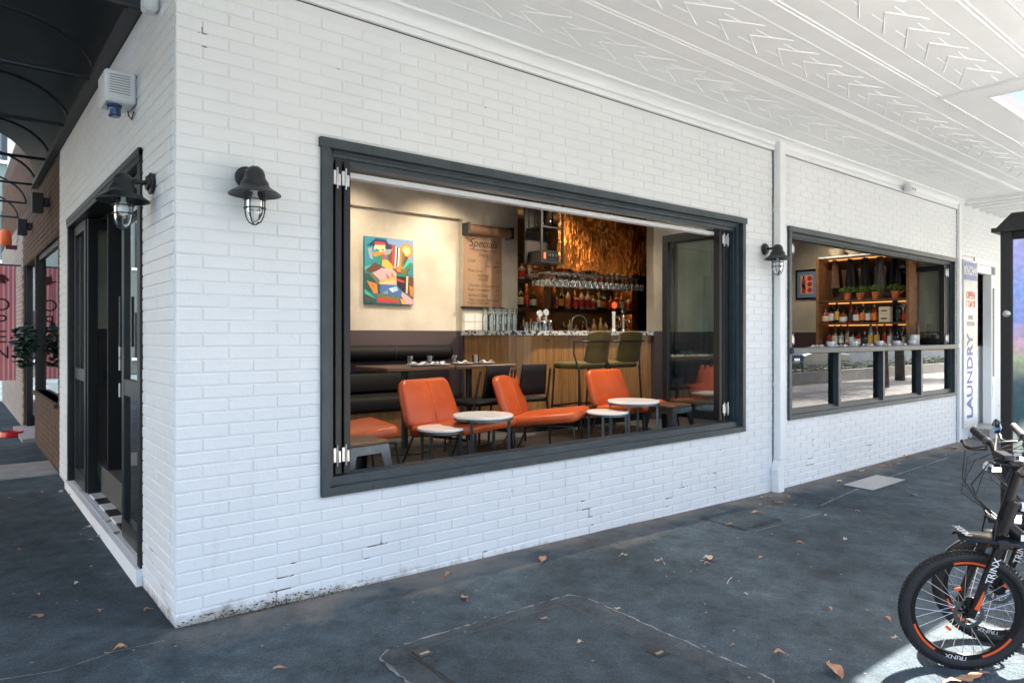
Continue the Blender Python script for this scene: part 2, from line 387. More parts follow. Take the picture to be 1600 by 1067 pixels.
pm('oak_board', (.27, .125, .040), .36, col2=(.46, .24, .088), vs_=2.2, stretch=(16, 16, 1.2), detail=9)
pm('shelf_wood', (.20, .085, .030), .5, col2=(.32, .15, .06), vs_=4, stretch=(3, 3, 3))
pm('marble', (.84, .83, .80), .2, var=.05, vs_=6)
pm('olive_velvet', (.085, .068, .012), .8, var=.3, vs_=6, sheen=.1)
pm('paper_kraft', (.30, .185, .11), .8, var=.08, vs_=2)
pm('kraft_roll', (.20, .105, .055), .6, var=.08, vs_=3)
pm('ink', (.035, .025, .022), .8)
pm('faint_ink', (.13, .075, .05), .8)
pm('porcelain', (.80, .80, .78), .15, coat=.3)
pm('napkin', (.75, .74, .71), .8)
pm('tile_white', (.72, .72, .69), .2)
pm('back_panel', (.022, .016, .012), .55)
pm('dark_timber', (.050, .026, .014), .45, var=.3, vs_=3, stretch=(1, 6, 6))
pm('terracotta', (.55, .14, .04), .7)
pm('herb', (.11, .25, .035), .6, var=.5, vs_=30)
pm('laurel', (.012, .045, .022), .5, var=.5, vs_=20)
pm('leaf_dry', (.42, .22, .12), .8, var=.35, vs_=25)
pm('leaf_pale', (.52, .42, .33), .8, var=.25, vs_=25)
pm('brown_brick', (.085, .047, .028), .85, var=.35, vs_=5, bump=.3, bs=80, pos=True)
pm('brown_joint', (.075, .055, .042), .9, pos=True)
pm('grey_brick', (.30, .29, .27), .85, var=.25, vs_=6, pos=True)
pm('concrete', (.30, .295, .28), .85, var=.15, vs_=5, bump=.3, bs=90, pos=True)
pm('pale_concrete', (.44, .42, .385), .8, var=.10, vs_=2, bump=.2, bs=70, pos=True)
pm('pink_stripe', (.80, .20, .20), .7)
pm('pink_pale', (.85, .55, .52), .7)
pm('wine', (.12, .012, .02), .6)
pm('rubber', (.013, .013, .014), .65, bump=.2, bs=200)
pm('bike_black', (.008, .008, .009), .42, spec=.3)
pm('bike_orange', (.72, .10, .02), .35)
pm('bike_white', (.75, .75, .75), .3)
pm('chrome', (.75, .75, .76), .12, 1.0)
pm('mirror_blue', (.20, .32, .50), .05, 1.0)
pm('red_enamel', (.50, .012, .016), .3, coat=.4)
pm('orange_plastic', (.75, .12, .02), .4)
pm('sign_white', (.78, .78, .76), .12, coat=.6)
pm('sign_blue', (.022, .07, .33), .35)
pm('sign_red', (.60, .10, .04), .5)
pm('sign_grey', (.40, .41, .42), .5)
pm('car_paint_white', (.75, .76, .77), .25, coat=.6)
pm('car_paint_grey', (.20, .24, .28), .25, .5, coat=.6)
pm('car_glass', (.02, .025, .03), .05)
pm('bark', (.11, .085, .06), .9, var=.3, vs_=8, bump=.6, bs=30)
pm('foliage', (.045, .10, .018), .55, var=.5, vs_=3, pos=True)
pm('foliage_light', (.085, .15, .03), .55, var=.4, vs_=3, pos=True)
pm('facade_pale', (.42, .45, .42), .8, var=.08, vs_=1, pos=True)
pm('blue_render', (.16, .30, .56), .7, var=.06, vs_=1, pos=True)
pm('facade_dim', (.17, .21, .19), .8, var=.15, vs_=.6, pos=True)
pm('facade_tan', (.36, .31, .25), .8, var=.1, vs_=1, pos=True)
emis('led_warm', (1.0, .40, .09), .22)
emis('led_bar', (1.0, .50, .16), 2.6)
emis('lamp_warm', (1.0, .75, .45), 3.0)
emis('beer_badge', (.9, .10, .03), .12)
# ================================================================== GROUND
def ground_sheet():
    xs = [-80, -30, -12, -6] + [-4 + .5 * i for i in range(0, 40)] + [18, 24, 40, 90]
    ys = [-90, -40, -16, -12.0, -10] + [-8 + .4 * i for i in range(0, 44)] + [12, 20, 45, 90]
    m = MB(); V = [(x, y, gz(x, y)) for y in ys for x in xs]; n = len(xs)
    F = [(j * n + i, j * n + i + 1, (j + 1) * n + i + 1, (j + 1) * n + i) for j in range(len(ys) - 1) for i in range(n - 1)]
    return m.add(V, F)
struct('pavement', ground_sheet(), MT['asphalt'], 'dark bluish asphalt pavement around the corner building', smooth=60)
def plaza_sheet():
    m = MB()
    for i in range(0, 20):
        for j in range(6):
            x0, x1 = i * 2.0, i * 2.0 + 2.0; y0, y1 = -9.9 + j * 1.0, -8.9 + j * 1.0
            m.add([(x0, y0, gz(x0, y0) + .006), (x1, y0, gz(x1, y0) + .006), (x1, y1, gz(x1, y1) + .006), (x0, y1, gz(x0, y1) + .006)], [(0, 1, 2, 3)])
    return m
struct('plaza_paving', plaza_sheet(), MT['pale_concrete'], 'pale concrete plaza paving in the sun, seen in the glass')
# roadway beyond the planter (seen in reflections): a sheet lying on the ground sheet with a kerb
m = MB(); m.box(-60, 60, -10.15, -10.0, -.42, -.11)
struct('kerb', m, MT['concrete'], 'concrete kerb along the road opposite')
m = MB(); m.box(-.95, .0, 4.45, 5.30, -.05, .046)
tag(m.build('concrete_strip', MT['concrete']), kind='structure')

# ================================================================== CORNER BUILDING
B = thing('corner_building', 'white painted brick corner restaurant with wide folding windows', 'building', (0, 0, 0))
W1 = (.72, 4.75, .51, 2.43); W2 = (5.51, 9.94, .55, 2.44); DR = (.70, 3.72, .10, 2.39)
XE = 10.02; YE = 4.38; WT = 3.125; CH = .0627; BL = .24
def walls_with_openings(m, a0, a1, ops, z0, z1, d0, d1, axis):
    edges = sorted({a0, a1, *[o[0] for o in ops], *[o[1] for o in ops]})
    for s, e in zip(edges[:-1], edges[1:]):
        op = [o for o in ops if o[0] <= s + 1e-6 and o[1] >= e - 1e-6]
        zs = [(z0, z1)] if not op else [(z0, op[0][2]), (op[0][3], z1)]
        for q0, q1 in zs:
            if axis == 'x': m.box(s, e, d0, d1, q0, q1)
            else: m.box(d0, d1, s, e, q0, q1)
m = MB(); walls_with_openings(m, .006, XE, [W1, W2], -.4, 3.30, .0042, .12, 'x'); fw = m.build('front_wall', MT['joint_paint'], B)
m = MB(); walls_with_openings(m, .12, YE - .002, [DR], -.4, 3.30, .0042, .12, 'y'); sw = m.build('side_wall', MT['joint_paint'], B)
m = MB(); m.box(.02, XE - .02, .02, 12.5, 3.32, 7.2); m.build('upper_storey', MT['brick_paint'], B)
m = MB(); m.box(-.15, XE + .1, -.15, 12.6, 7.2, 7.45); m.build('parapet', MT['white_trim'], B)

def brick_cells(length, ops, first_full):
    out = []
    for k in range(-3, 50):
        z0 = k * CH; z1 = z0 + CH
        if z1 > WT + .01: continue
        a = 0.0; full = (k % 2 == 0) == first_full
        edges = [0.0] + ([BL * i for i in range(1, 60)] if full else [BL * .5 + BL * i for i in range(0, 60)])
        edges = [e for e in edges if e < length - .03] + [length]
        for s, e in zip(edges[:-1], edges[1:]):
            pieces = [(s, e, z0, z1)]
            for o in ops:
                np_ = []
                for (p, q, u, v) in pieces:
                    if q <= o[0] or p >= o[1] or v <= o[2] or u >= o[3]: np_.append((p, q, u, v)); continue
                    if p < o[0]: np_.append((p, o[0], u, v))
                    if q > o[1]: np_.append((o[1], q, u, v))
                    ip, iq = max(p, o[0]), min(q, o[1])
                    if u < o[2] - .018: np_.append((ip, iq, u, o[2]))
                    if v > o[3] + .018: np_.append((ip, iq, o[3], v))
                pieces = np_
            out += [p for p in pieces if p[1] - p[0] > .018]
    return out
JT = .0075
_bm = {}
def brick_mesh(l, h, mat, tagk):
    key = (round(l, 3), round(h, 3), tagk)
    if key not in _bm:
        m = MB(); m.box(-l / 2, l / 2, -.0, .03, -h / 2, h / 2, c=min(.0035, l / 5, h / 5)); _bm[key] = m.mesh('brick', mat)
    return _bm[key]
def lay_bricks(cells, part, mat, frame, cap, tagk):
    # frame(a, z, d) -> location ; rot about z.  The `cap` largest in view become objects, the rest one part.
    fr, rot, nrm = frame
    sc = []
    for c in cells:
        ctr = fr((c[0] + c[1]) / 2, (c[2] + c[3]) / 2, 0)
        a = pix_area(ctr, (c[1] - c[0]) * nrm(ctr), c[3] - c[2]) if in_view(ctr, 10) else 0
        sc.append((a, c))
    sc.sort(key=lambda t: -t[0]); rest = MB()
    for i, (a, c) in enumerate(sc):
        l = c[1] - c[0] - JT; h = c[3] - c[2] - JT; d = R_.uniform(-.0012, .0012)
        p = fr((c[0] + c[1]) / 2, (c[2] + c[3]) / 2, d)
        if i < cap and a > 0:
            o = place('brick', brick_mesh(l, h, mat, tagk), part); o.location = p
            o.rotation_euler = (rad(R_.uniform(-.5, .5)), rad(R_.uniform(-.22, .22)), rad(rot + R_.uniform(-.25, .25)))
        else:
            M = T(*p) @ RZ(rot + R_.uniform(-.25, .25)) @ RY(R_.uniform(-.2, .2))
            rest.box(-l / 2, l / 2, 0, .03, -h / 2, h / 2, c=min(.0035, l / 5, h / 5), M=M)
    if rest.v: tag(rest.build('brickwork', mat, part), kind='stuff')
def nx(c): d = Vector(c) - Vector(CAM); return abs(d.y) / d.length
def ny(c): d = Vector(c) - Vector(CAM); return abs(d.x) / d.length
# a rendered pier stands between the windows, bricks stop at it
cells = [c for c in brick_cells(XE - .0, [W1, W2, (5.235, 5.45, -1, 4)], True)]
lay_bricks(cells, fw, MT['brick_paint'], (lambda a, z, d: (a + .0015, 0 + d, z), 0, nx), 300, 'w')
cells = brick_cells(YE, [DR], False)
cells = [(c[0] + (.032 if c[0] < .001 else 0), c[1], c[2], c[3]) for c in cells]
lay_bricks(cells, sw, MT['brick_paint'], (lambda a, z, d: (0 + d, a, z), -90, ny), 170, 'w')
m = MB(); m.box(5.352, 5.446, -.004, .05, -.4, 3.17); m.build('pier', MT['white_trim'], B)

# downpipe with its kick at the foot
DP = MB(); zz = gz(5.28, 0)
DP.box(5.243, 5.342, -.075, -.004, .20, 3.20, c=.006)
DP.prism([(5.243, .198), (5.342, .198), (5.30, .11), (5.20, .11)], -.076, -.004, 'y')
DP.prism([(5.20, .108), (5.30, .108), (5.315, zz - .02), (5.215, zz - .02)], -.076, -.004, 'y')
dpo = DP.build('downpipe', MT['white_trim'], B)
for z in (.9, 2.55): MB().box(5.232, 5.352, -.079, -.003, z, z + .03).build('bracket', MT['white_trim'], dpo)
MB().box(5.2335, 5.2405, .0, .03, gz(5.2, 0) - .02, 3.12).build('gap_shade_strip', MT['dark_grey'], B)  # solid dark strips, here and below, stand in for the shade inside narrow gaps
MB().box(.0, XE, .001, .004, 3.1225, 3.1275).build('gap_shade_strip', MT['dark_grey'], B)
MB().box(XE + .001, XE + .008, .0, .05, -.3, 3.12).build('gap_shade_strip', MT['dark_grey'], B)

# ---------------- large folding window
def leaf_parts(par, x0, t, y0, y1, z0, z1, stile=.065, mid=None):
    """a bifold leaf standing perpendicular to the facade (thickness along x)"""
    m = MB()
    m.box(x0, x0 + t, y0, y0 + stile, z0, z1, c=.003); m.box(x0, x0 + t, y1 - stile, y1, z0, z1, c=.003)
    m.box(x0, x0 + t, y0 + stile, y1 - stile, z0, z0 + stile * 1.2); m.box(x0, x0 + t, y0 + stile, y1 - stile, z1 - stile * 1.1, z1)
    m.build('leaf_frame', MT['black_frame'], par)
    MB().box(x0 + t / 2 - .003, x0 + t / 2 + .003, y0 + stile - .005, y1 - stile + .005, z0 + stile, z1 - stile).build('glass_pane', MT['pane'], par)
def hinge(par, x, y, z):
    m = MB(); m.box(x - .012, x + .006, y - .006, y + .006, z - .040, z + .040, c=.002); m.tube([(x + .012, y - .005, z - .060), (x + .012, y - .005, z + .055)], .005, 8)
    m.box(x + .018, x + .034, y - .005, y + .005, z - .042, z + .022, c=.002); m.build('hinge', MT['steel'], par, smooth=40)
win = MB().box(W1[0], W1[1], -.022, .02, W1[2], W1[2] + .045).build('window', MT['slate_frame'], B); win['label'] = 'wide folding window standing open to the dining room'
def frame_set(par, W, zs, head):
    a0, a1, z0, z1 = W; sm = MT['slate_frame']
    MB().box(a0, a0 + .045, -.022, .02, z0 + .045, z1 - .05).build('architrave', sm, par)
    MB().box(a1 - .045, a1, -.022, .02, z0 + .045, z1 - .05).build('architrave', sm, par)
    MB().box(a0 - .012, a1 + .012, -.030, .02, z1 - .05, z1).build('architrave', sm, par)
    m = MB(); m.box(a0 + .002, a0 + .080, .021, .14, z0 + .002, z1 - .002); m.box(a0 + .080, a0 + .092, .05, .11, z0 + .05, z1 - .09); m.build('jamb', sm, par)
    m = MB(); m.box(a1 - .080, a1 - .002, .021, .14, z0 + .002, z1 - .002); m.box(a1 - .092, a1 - .080, .05, .11, z0 + .05, z1 - .09); m.build('jamb', sm, par)
    m = MB(); m.box(a0 + .080, a1 - .080, .021, .14, z1 - .085, z1 - .002); m.box(a0 + .080, a1 - .080, .012, .05, z1 - .066, z1 - .052)
    m.box(a0 + .080, a1 - .080, .045, .125, z1 - head, z1 - .085); m.build('head', sm, par)
    m = MB(); m.box(a0 + .080, a1 - .080, .021, .14, z0 + .002, z0 + zs)
    for y in (.026, .060, .098, .130): m.box(a0 + .081, a1 - .081, y, y + .012, z0 + zs, z0 + zs + .014)
    m.build('sill', sm, par)
frame_set(win, W1, .078, .115)
x = W1[0] + .3
while x < W1[1] - .2:
    MB().lathe([(.006, 0), (.006, .004), (0, .004)], 8, M=T(x, -.022, .53) @ RX(90)).build('drain_plug', MT['black_frame'], win); x += .62
LZ0, LZ1 = .612, 2.335
for i, x in enumerate((.816, .868)): leaf_parts(win, x, .04, .03, .70, LZ0, LZ1)
for i, x in enumerate((4.50, 4.558, 4.612)): leaf_parts(win, x, .044, .085, .725, LZ0, LZ1)
for z in (2.235, .72):
    for x in (.862, .812): hinge(win, x, .022, z)
    for x in (4.545, 4.60): hinge(win, x, .078, z)
MB().box(.92, 4.66, .142, .20, 2.275, 2.305).build('screen_track', MT['white_trim'], win)

# ---------------- counter window
w2 = MB().box(W2[0], W2[1], -.022, .02, W2[2], W2[2] + .045).build('window', MT['slate_frame'], B); w2['label'] = 'counter window with open folding upper leaves and four glazed panels below'
frame_set(w2, W2, .085, .10)
m = MB(); m.box(W2[0] + .01, W2[1] - .01, -.060, .02, 1.195, 1.255, c=.006); m.box(W2[0] + .092, W2[1] - .092, .021, .60, 1.20, 1.235); m.build('servery_shelf', MT['slate_frame'], w2)
MX = [W2[0] + .092, 6.56, 7.66, 8.78, W2[1] - .092]
for i in range(4):
    a, b = MX[i], MX[i + 1]
    if i < 3: MB().box(b - .025, b + .025, -.012, .10, .62, 1.194).build('mullion', MT['slate_frame'], w2)
    g = MB().box(a + (.025 if i else 0), b - .025, .045, .051, .635, 1.194).build('glass_pane', MT['mirror_pane'], w2)
    MB().box(b - .16, b - .027, .053, .095, .64, 1.19).build('panel_stile', MT['black_frame'], w2)
KZ0, KZ1 = 1.262, 2.335
for x in (5.615,): leaf_parts(w2, x, .04, .03, .60, KZ0, KZ1)
for x in (9.66, 9.72, 9.78): leaf_parts(w2, x, .044, .03, .70, KZ0, KZ1)
for z in (2.235, 1.34):
    hinge(w2, 5.64, .024, z); hinge(w2, 5.60, .024, z); hinge(w2, 9.70, .024, z); hinge(w2, 9.76, .024, z)

# ---------------- side entrance
dr = MB().box(-.012, .13, DR[0], DR[0] + .07, .10, 2.32).build('entrance', MT['black_frame'], B); dr['label'] = 'black framed glazed entrance doors partly folded open'
MB().box(-.012, .13, DR[1] - .07, DR[1], .10, 2.32).build('door_jamb', MT['black_frame'], dr)
MB().box(-.016, .13, DR[0], DR[1], 2.321, 2.39).build('door_head', MT['black_frame'], dr)
MB().box(-.020, .03, DR[0], DR[1], 2.36, 2.40).build('door_flashing', MT['slate_frame'], dr)
MB().box(-.03, .30, DR[0], DR[1], -.1, .098).build('threshold', MT['white_trim'], dr)
def panel_inplane(y0, y1, z0, z1, mid, x0=.03, t=.045):
    st = .07; m = MB()
    m.box(x0, x0 + t, y0, y0 + st, z0, z1, c=.003); m.box(x0, x0 + t, y1 - st, y1, z0, z1, c=.003)
    m.box(x0, x0 + t, y0 + st, y1 - st, z0, z0 + .12); m.box(x0, x0 + t, y0 + st, y1 - st, z1 - .08, z1); m.box(x0 + .002, x0 + t - .002, y0 + st, y1 - st, mid - .05, mid + .05)
    m.build('door_leaf', MT['black_frame'], dr)
    for a, b in ((z0 + .12, mid - .05), (mid + .05, z1 - .08)): MB().box(x0 + .02, x0 + .026, y0 + st, y1 - st, a, b).build('glass_pane', MT['pane'], dr)
panel_inplane(.775, 1.46, .105, 2.315, 1.05)
panel_inplane(2.98, 3.645, .105, 2.315, 1.05)
def panel_perp(y0, x0, x1, z0, z1, mid):
    st = .07; m = MB(); t = .045
    m.box(x0, x0 + st, y0, y0 + t, z0, z1, c=.003); m.box(x1 - st, x1, y0, y0 + t, z0, z1, c=.003)
    m.box(x0 + st, x1 - st, y0, y0 + t, z0, z0 + .12); m.box(x0 + st, x1 - st, y0, y0 + t, z1 - .08, z1); m.box(x0 + st, x1 - st, y0 + .002, y0 + t - .002, mid - .05, mid + .05)
    m.build('door_leaf', MT['black_frame'], dr)
    for a, b in ((z0 + .12, mid - .05), (mid + .05, z1 - .08)): MB().box(x0 + st, x1 - st, y0 + .02, y0 + .026, a, b).build('glass_pane', MT['pane'], dr)
panel_perp(1.475, .04, .72, .105, 2.315, 1.05); panel_perp(2.92, .04, .72, .105, 2.315, 1.05)
for z in (1.15, .98, 1.22):
    MB().box(.02, .034, 1.478, 1.505, z, z + .09, c=.002).build('door_hinge', MT['steel'], dr)
MB().box(.008, .022, 1.40, 1.425, 1.30, 1.62, c=.003).build('door_handle', MT['black_metal'], dr)
for i in range(6):
    for j in range(2):
        MB().box(.05 + j * .125, .17 + j * .125, 1.56 + i * .225, 1.775 + i * .225, .098, .112, c=.003).build('threshold_tile', MT['tile_white' if (i + j) % 2 else 'floor_tile'], dr)

# ---------------- cornice: timber fascia, cove, bead
m = MB(); m.box(.0, XE, -.022, .0055, 3.128, 3.172, c=.004); m.build('cornice_board', MT['white_trim'], B)
def cove(u, v):
    a = rad(90 * v); return (XE * u, -.022 - .085 * (1 - math.cos(a)), 3.172 + .066 * math.sin(a))
MB().grid(cove, 1, 10).build('cornice_cove', MT['white_trim'], B, smooth=60)
MB().tube([(0, -.112, 3.232), (XE, -.112, 3.232)], .012, 8).build('cornice_bead', MT['white_trim'], B, smooth=60)

# ================================================================== AWNING with pressed metal soffit
SZ = 3.24; AY = -3.45; AX0, AX1 = -.06, 10.3
HX0, HX1, HY0, HY1 = 5.43, 6.90, -1.72, -2.62
aw = thing('street_awning', 'white street awning with chevron pressed-metal soffit above the pavement', 'awning', (5, -1.7, SZ))
def ap(mb, name, mat, smooth=None):
    o = mb.build(name, mat, aw, smooth); o.matrix_parent_inverse = T(5, -1.7, SZ).inverted(); return o
m = MB()
for x0, x1, y0, y1 in ((AX0, HX0, AY, .004), (HX1, AX1, AY, .004), (HX0, HX1, HY0 * 0 - 1.72, .004), (HX0, HX1, AY, HY1)):
    m.box(x0, x1, y0, y1, SZ, SZ + .012)
ap(m, 'soffit_sheet', MT['soffit_paint'])
m = MB()
for x0, x1, y0, y1 in ((AX0, HX0 - .02, AY, .0), (HX1 + .02, AX1, AY, .0), (HX0 - .02, HX1 + .02, -1.70, .0), (HX0 - .02, HX1 + .02, AY, HY1 - .02)):
    m.box(x0, x1, y0, y1, SZ + .02, SZ + .12)
ap(m, 'roof_deck', MT['dark_timber'])
ap(MB().box(-3.20, AX1, AY - .05, AY - .001, SZ - .10, SZ + .32), 'fascia', MT['white_trim'])
ap(MB().box(-3.2, AX0 - .002, AY, .64, SZ, SZ + .12), 'corner_shade_panel', MT['soffit_paint'])  # unseen awning wrap, added to shade the corner and the ground below
ap(MB().box(-3.25, -3.201, AY - .05, .64, SZ - .10, SZ + .32), 'fascia', MT['white_trim'])  # edge of the added corner panel
# trim around the opening
bx0, bx1, by0, by1 = 5.20, 7.13, -1.46, -2.86
m = MB()
for x0, x1, y0, y1 in ((bx0, HX0 - .003, by1, by0), (HX1 + .003, bx1, by1, by0), (HX0 - .003, HX1 + .003, -1.717, by0), (HX0 - .003, HX1 + .003, by1, HY1 - .003)):
    m.box(x0, x1, y0, y1, SZ - .016, SZ - .001)
ap(m, 'opening_surround', MT['white_trim'])
m = MB(); m.box(bx0 - .018, bx1 + .018, by0, by0 + .02, SZ - .024, SZ - .001); m.box(bx0 - .018, bx0 - .0, by1, by0 - .001, SZ - .024, SZ - .001)
m.box(HX0 - .025, HX1 + .025, HY0, HY0 + .022, SZ - .03, SZ - .0165); m.box(HX0 - .025, HX0 - .002, HY1, HY0 - .001, SZ - .03, SZ - .0165)
ap(m, 'opening_bead', MT['white_trim'])
# rails between the pressed panels
for yc in (-.785, -1.445, -2.105, -2.765):
    for dy in (-.014, .014):
        m = MB(); segs = [(0, AX1)] if yc > by0 or yc < by1 else [(0, bx0 - .02), (bx1 + .02, AX1)]
        if abs(yc - by0) < .03: segs = [(0, bx0 - .02), (bx1 + .02, AX1)]
        for s, e in segs: m.prism([(yc + dy - .007, SZ), (yc + dy, SZ - .0055), (yc + dy + .007, SZ)], s, e, 'x')
        ap(m, 'panel_rail', MT['soffit_paint'])
for yc in (-.46, -1.12, -1.78, -2.44, -3.10):
    for dy in (-.172, .172):
        m = MB(); y = yc + dy
        segs = [(0, AX1)] if (y > by0 + .02 or y < by1 - .02) else [(0, bx0 - .02), (bx1 + .02, AX1)]
        for s, e in segs: m.prism([(y - .008, SZ), (y, SZ - .0035), (y + .008, SZ)], s, e, 'x')
        ap(m, 'strip_rail', MT['soffit_paint'])
cm = MB()      # one chevron: a shallow facet edged by two ribs meeting in a point, plus two straight ribs
cm.add([(0, 0, -.004), (.29, .128, -.001), (.29, -.128, -.001)], [(0, 1, 2)])
for sg_ in (-1, 1):
    Lr = math.hypot(.29, .128); an = math.degrees(math.atan2(sg_ * .128, .29))
    cm.prism([(-.006, -.0005), (0, -.0058), (.006, -.0005)], 0, Lr, 'x', M=RZ(an))
for s in (-1, 1):
    cm.prism([(s * .062 - .005, 0), (s * .062, -.0035), (s * .062 + .005, 0)], .30, .46, 'x')
cme = cm.mesh('chevron', MT['soffit_paint'])
for yc in (-.46, -1.12, -1.78, -2.44, -3.10):
    x = .08 if yc in (-.46, -1.78) else .07
    while x < AX1 - .35:
        if not (by1 - .1 < yc < by0 + .1 and bx0 - .50 < x < bx1 + .05):
            o = place('chevron', cme, aw); o.matrix_parent_inverse = T(5, -1.7, SZ).inverted(); o.location = (x, yc, SZ)
        x += .3285
ap(MB().box(AX1 - .30, AX1 - .18, AY, -.115, SZ - .045, SZ - .001), 'cross_beam', MT['white_trim'])

# ================================================================== SIDE CANOPY (dark, arched brackets)
cn = thing('side_canopy', 'dark arched steel canopy over the side footpath', 'canopy', (-.5, 3.0, 3.16))
def cp(mb, name, mat, smooth=None):
    o = mb.build(name, mat, cn, smooth); o.matrix_parent_inverse = T(-.5, 3.0, 3.16).inverted(); return o
def vault(u, v):
    a = math.pi * u; return (-.62 + .62 * math.cos(a), .70 + 5.9 * v, 3.20 + .62 * math.sin(a))
cp(MB().grid(vault, 20, 1), 'roof_sheet', MT['canopy_black'], smooth=60)
cp(MB().box(-.06, -.004, .70, 6.6, 3.145, 3.20), 'wall_plate', MT['dark_grey'])
cp(MB().box(-.004, .018, .66, 4.38, 3.142, 4.4), 'wall_flashing', MT['canopy_black'])
cp(MB().box(-3.6, -1.285, .70, 6.6, 3.20, 3.26), 'sky_block_roof', MT['canopy_black'])  # unseen flat extension, added to keep skylight off the side street
cp(MB().box(-1.28, -1.20, .70, 9.4, 3.12, 3.22), 'edge_beam', MT['black_metal'])
cp(MB().box(-1.24, -.004, .66, .70, 3.15, 3.24), 'end_beam', MT['black_metal'])
for y in (.74, 2.10, 3.48, 4.96, 6.45, 7.9, 9.35):
    pts = [(-.56 + .54 * math.cos(math.pi * k / 20), y, 3.17 + .36 * math.sin(math.pi * k / 20)) for k in range(21)]
    cp(MB().tube(pts, .013, 6), 'arch', MT['black_metal'], smooth=50)
    cp(MB().tube([(-.01, y, 3.17), (-1.22, y, 3.17)], .015, 6), 'tie_rod', MT['black_metal'], smooth=50)
# ================================================================== INTERIOR SHELL
FZ = .33
struct('room_floor', MB().box(.13, 9.9, .145, 4.2, .10, FZ - .006), MT['grout'])
struct('ceiling', MB().box(.13, 9.9, .145, 4.2, 3.02, 3.10), MT['ceiling_paint'])
struct('wall_back', MB().box(.13, 3.84, 3.20, 3.30, 1.432, 2.74).box(.13, 3.84, 3.12, 3.30, 2.7401, 3.02).box(3.8401, 4.68, 3.12, 3.30, 1.432, 3.02), MT['plaster'], 'mottled cream plaster wall behind the banquette')
struct('wall_wainscot', MB().box(.13, 3.84, 3.195, 3.30, FZ, 1.431).box(3.8401, 4.68, 3.115, 3.30, FZ, 1.431), MT['plum_paint'])
struct('wall_pier', MB().box(6.05, 8.30, 2.085, 2.20, 1.432, 3.02), MT['plaster'], 'cream plaster wall right of the bar')
struct('wall_pier_base', MB().box(6.052, 8.30, 2.080, 2.205, FZ, 1.431), MT['plum_paint'])
struct('wall_bar_side', MB().box(8.20, 8.30, 2.21, 4.06, FZ, 3.02), MT['back_panel'])
struct('wall_bar_back', MB().box(4.681, 8.19, 3.96, 4.06, FZ, 3.02).box(4.60, 4.68, 3.301, 3.96, FZ, 3.02), MT['back_panel'])
struct('wall_servery', MB().box(9.76, 9.88, .145, 3.3, 1.432, 3.02), MT['plaster'])
struct('wall_servery_base', MB().box(9.755, 9.885, .146, 3.3, FZ, 1.431), MT['plum_paint'])
struct('wall_servery_back', MB().box(8.31, 9.75, 3.20, 3.30, FZ, 3.02), MT['plaster'])
ft = MB().box(0, .196, 0, .096, 0, .008, c=.002).mesh('floor_tile', MT['floor_tile'])
fl = bpy.data.objects['room_floor']
n = 0
for j in range(24):
    for i in range(22):
        x = .95 + i * .2 + (j % 2) * .1; y = .55 + j * .1
        if in_view((x, y, FZ)) and x < 5.2 and n < 300 and y < 2.7 and not (x > 3.7 and y > 2.0):
            o = place('floor_tile', ft, fl); o.location = (x, y, FZ - .007 + R_.uniform(0, .0008)); n += 1

struct('dark_entry_sheet', MB().box(.135, .95, 2.62, 2.66, FZ, 3.0), MT['black_frame'])  # black sheet added so the view through the doorway stays dark
# ------------------------------------------------ lamps
def downlight(x, y, z, power, label, tilt=(0, 0), spot=True, size=75, col=(1, .85, .66)):
    t = thing('ceiling_spot', label, 'lamp', (x, y, z), group='ceiling spots')
    MB().lathe([(.035, 0), (.045, -.015), (.045, -.05), (.03, -.07), (.028, -.07)], 14).build('housing', MT['white_plastic'], t, smooth=40)
    MB().lathe([(.026, -.0705), (0, -.0705)], 14).build('bulb', MT['lamp_warm'], t)
    ld = bpy.data.lights.new('ceiling_spot_light', 'SPOT'); ld.energy = power; ld.color = col; ld.spot_size = rad(size); ld.spot_blend = .9; ld.shadow_soft_size = .05
    lo = bpy.data.objects.new('spot_beam', ld); COL.objects.link(lo); lo.parent = t; lo.location = (0, 0, -.08); lo.rotation_euler = (rad(tilt[0]), rad(tilt[1]), 0)
    return t
downlight(2.30, 2.35, 3.02, 20, 'white ceiling spot aimed at the painting from the left', (40, 0), size=110)
downlight(3.45, 2.45, 3.02, 17, 'white ceiling spot between the painting and the menu roll', (38, 0), size=110)
downlight(4.55, 1.55, 3.02, 42, 'white ceiling spot above the bar stools', (30, 8), size=120)
downlight(5.55, 1.3, 3.02, 10, 'white ceiling spot near the partition wall above the bar', (18, -10), size=100)
downlight(2.4, .9, 3.02, 27, 'added white fill spot above the lounge chairs, in place of window daylight', (-14, 0), size=120)  # fill lamp added to brighten chairs and tables in place of daylight
downlight(4.0, .95, 3.02, 26, 'added white fill spot above the right pair of round tables', (-14, 0), size=110)  # second fill lamp, added to whiten the table tops
downlight(8.6, 1.4, 3.02, 10, 'white ceiling spot above the herb shelves', (0, -40), size=110)

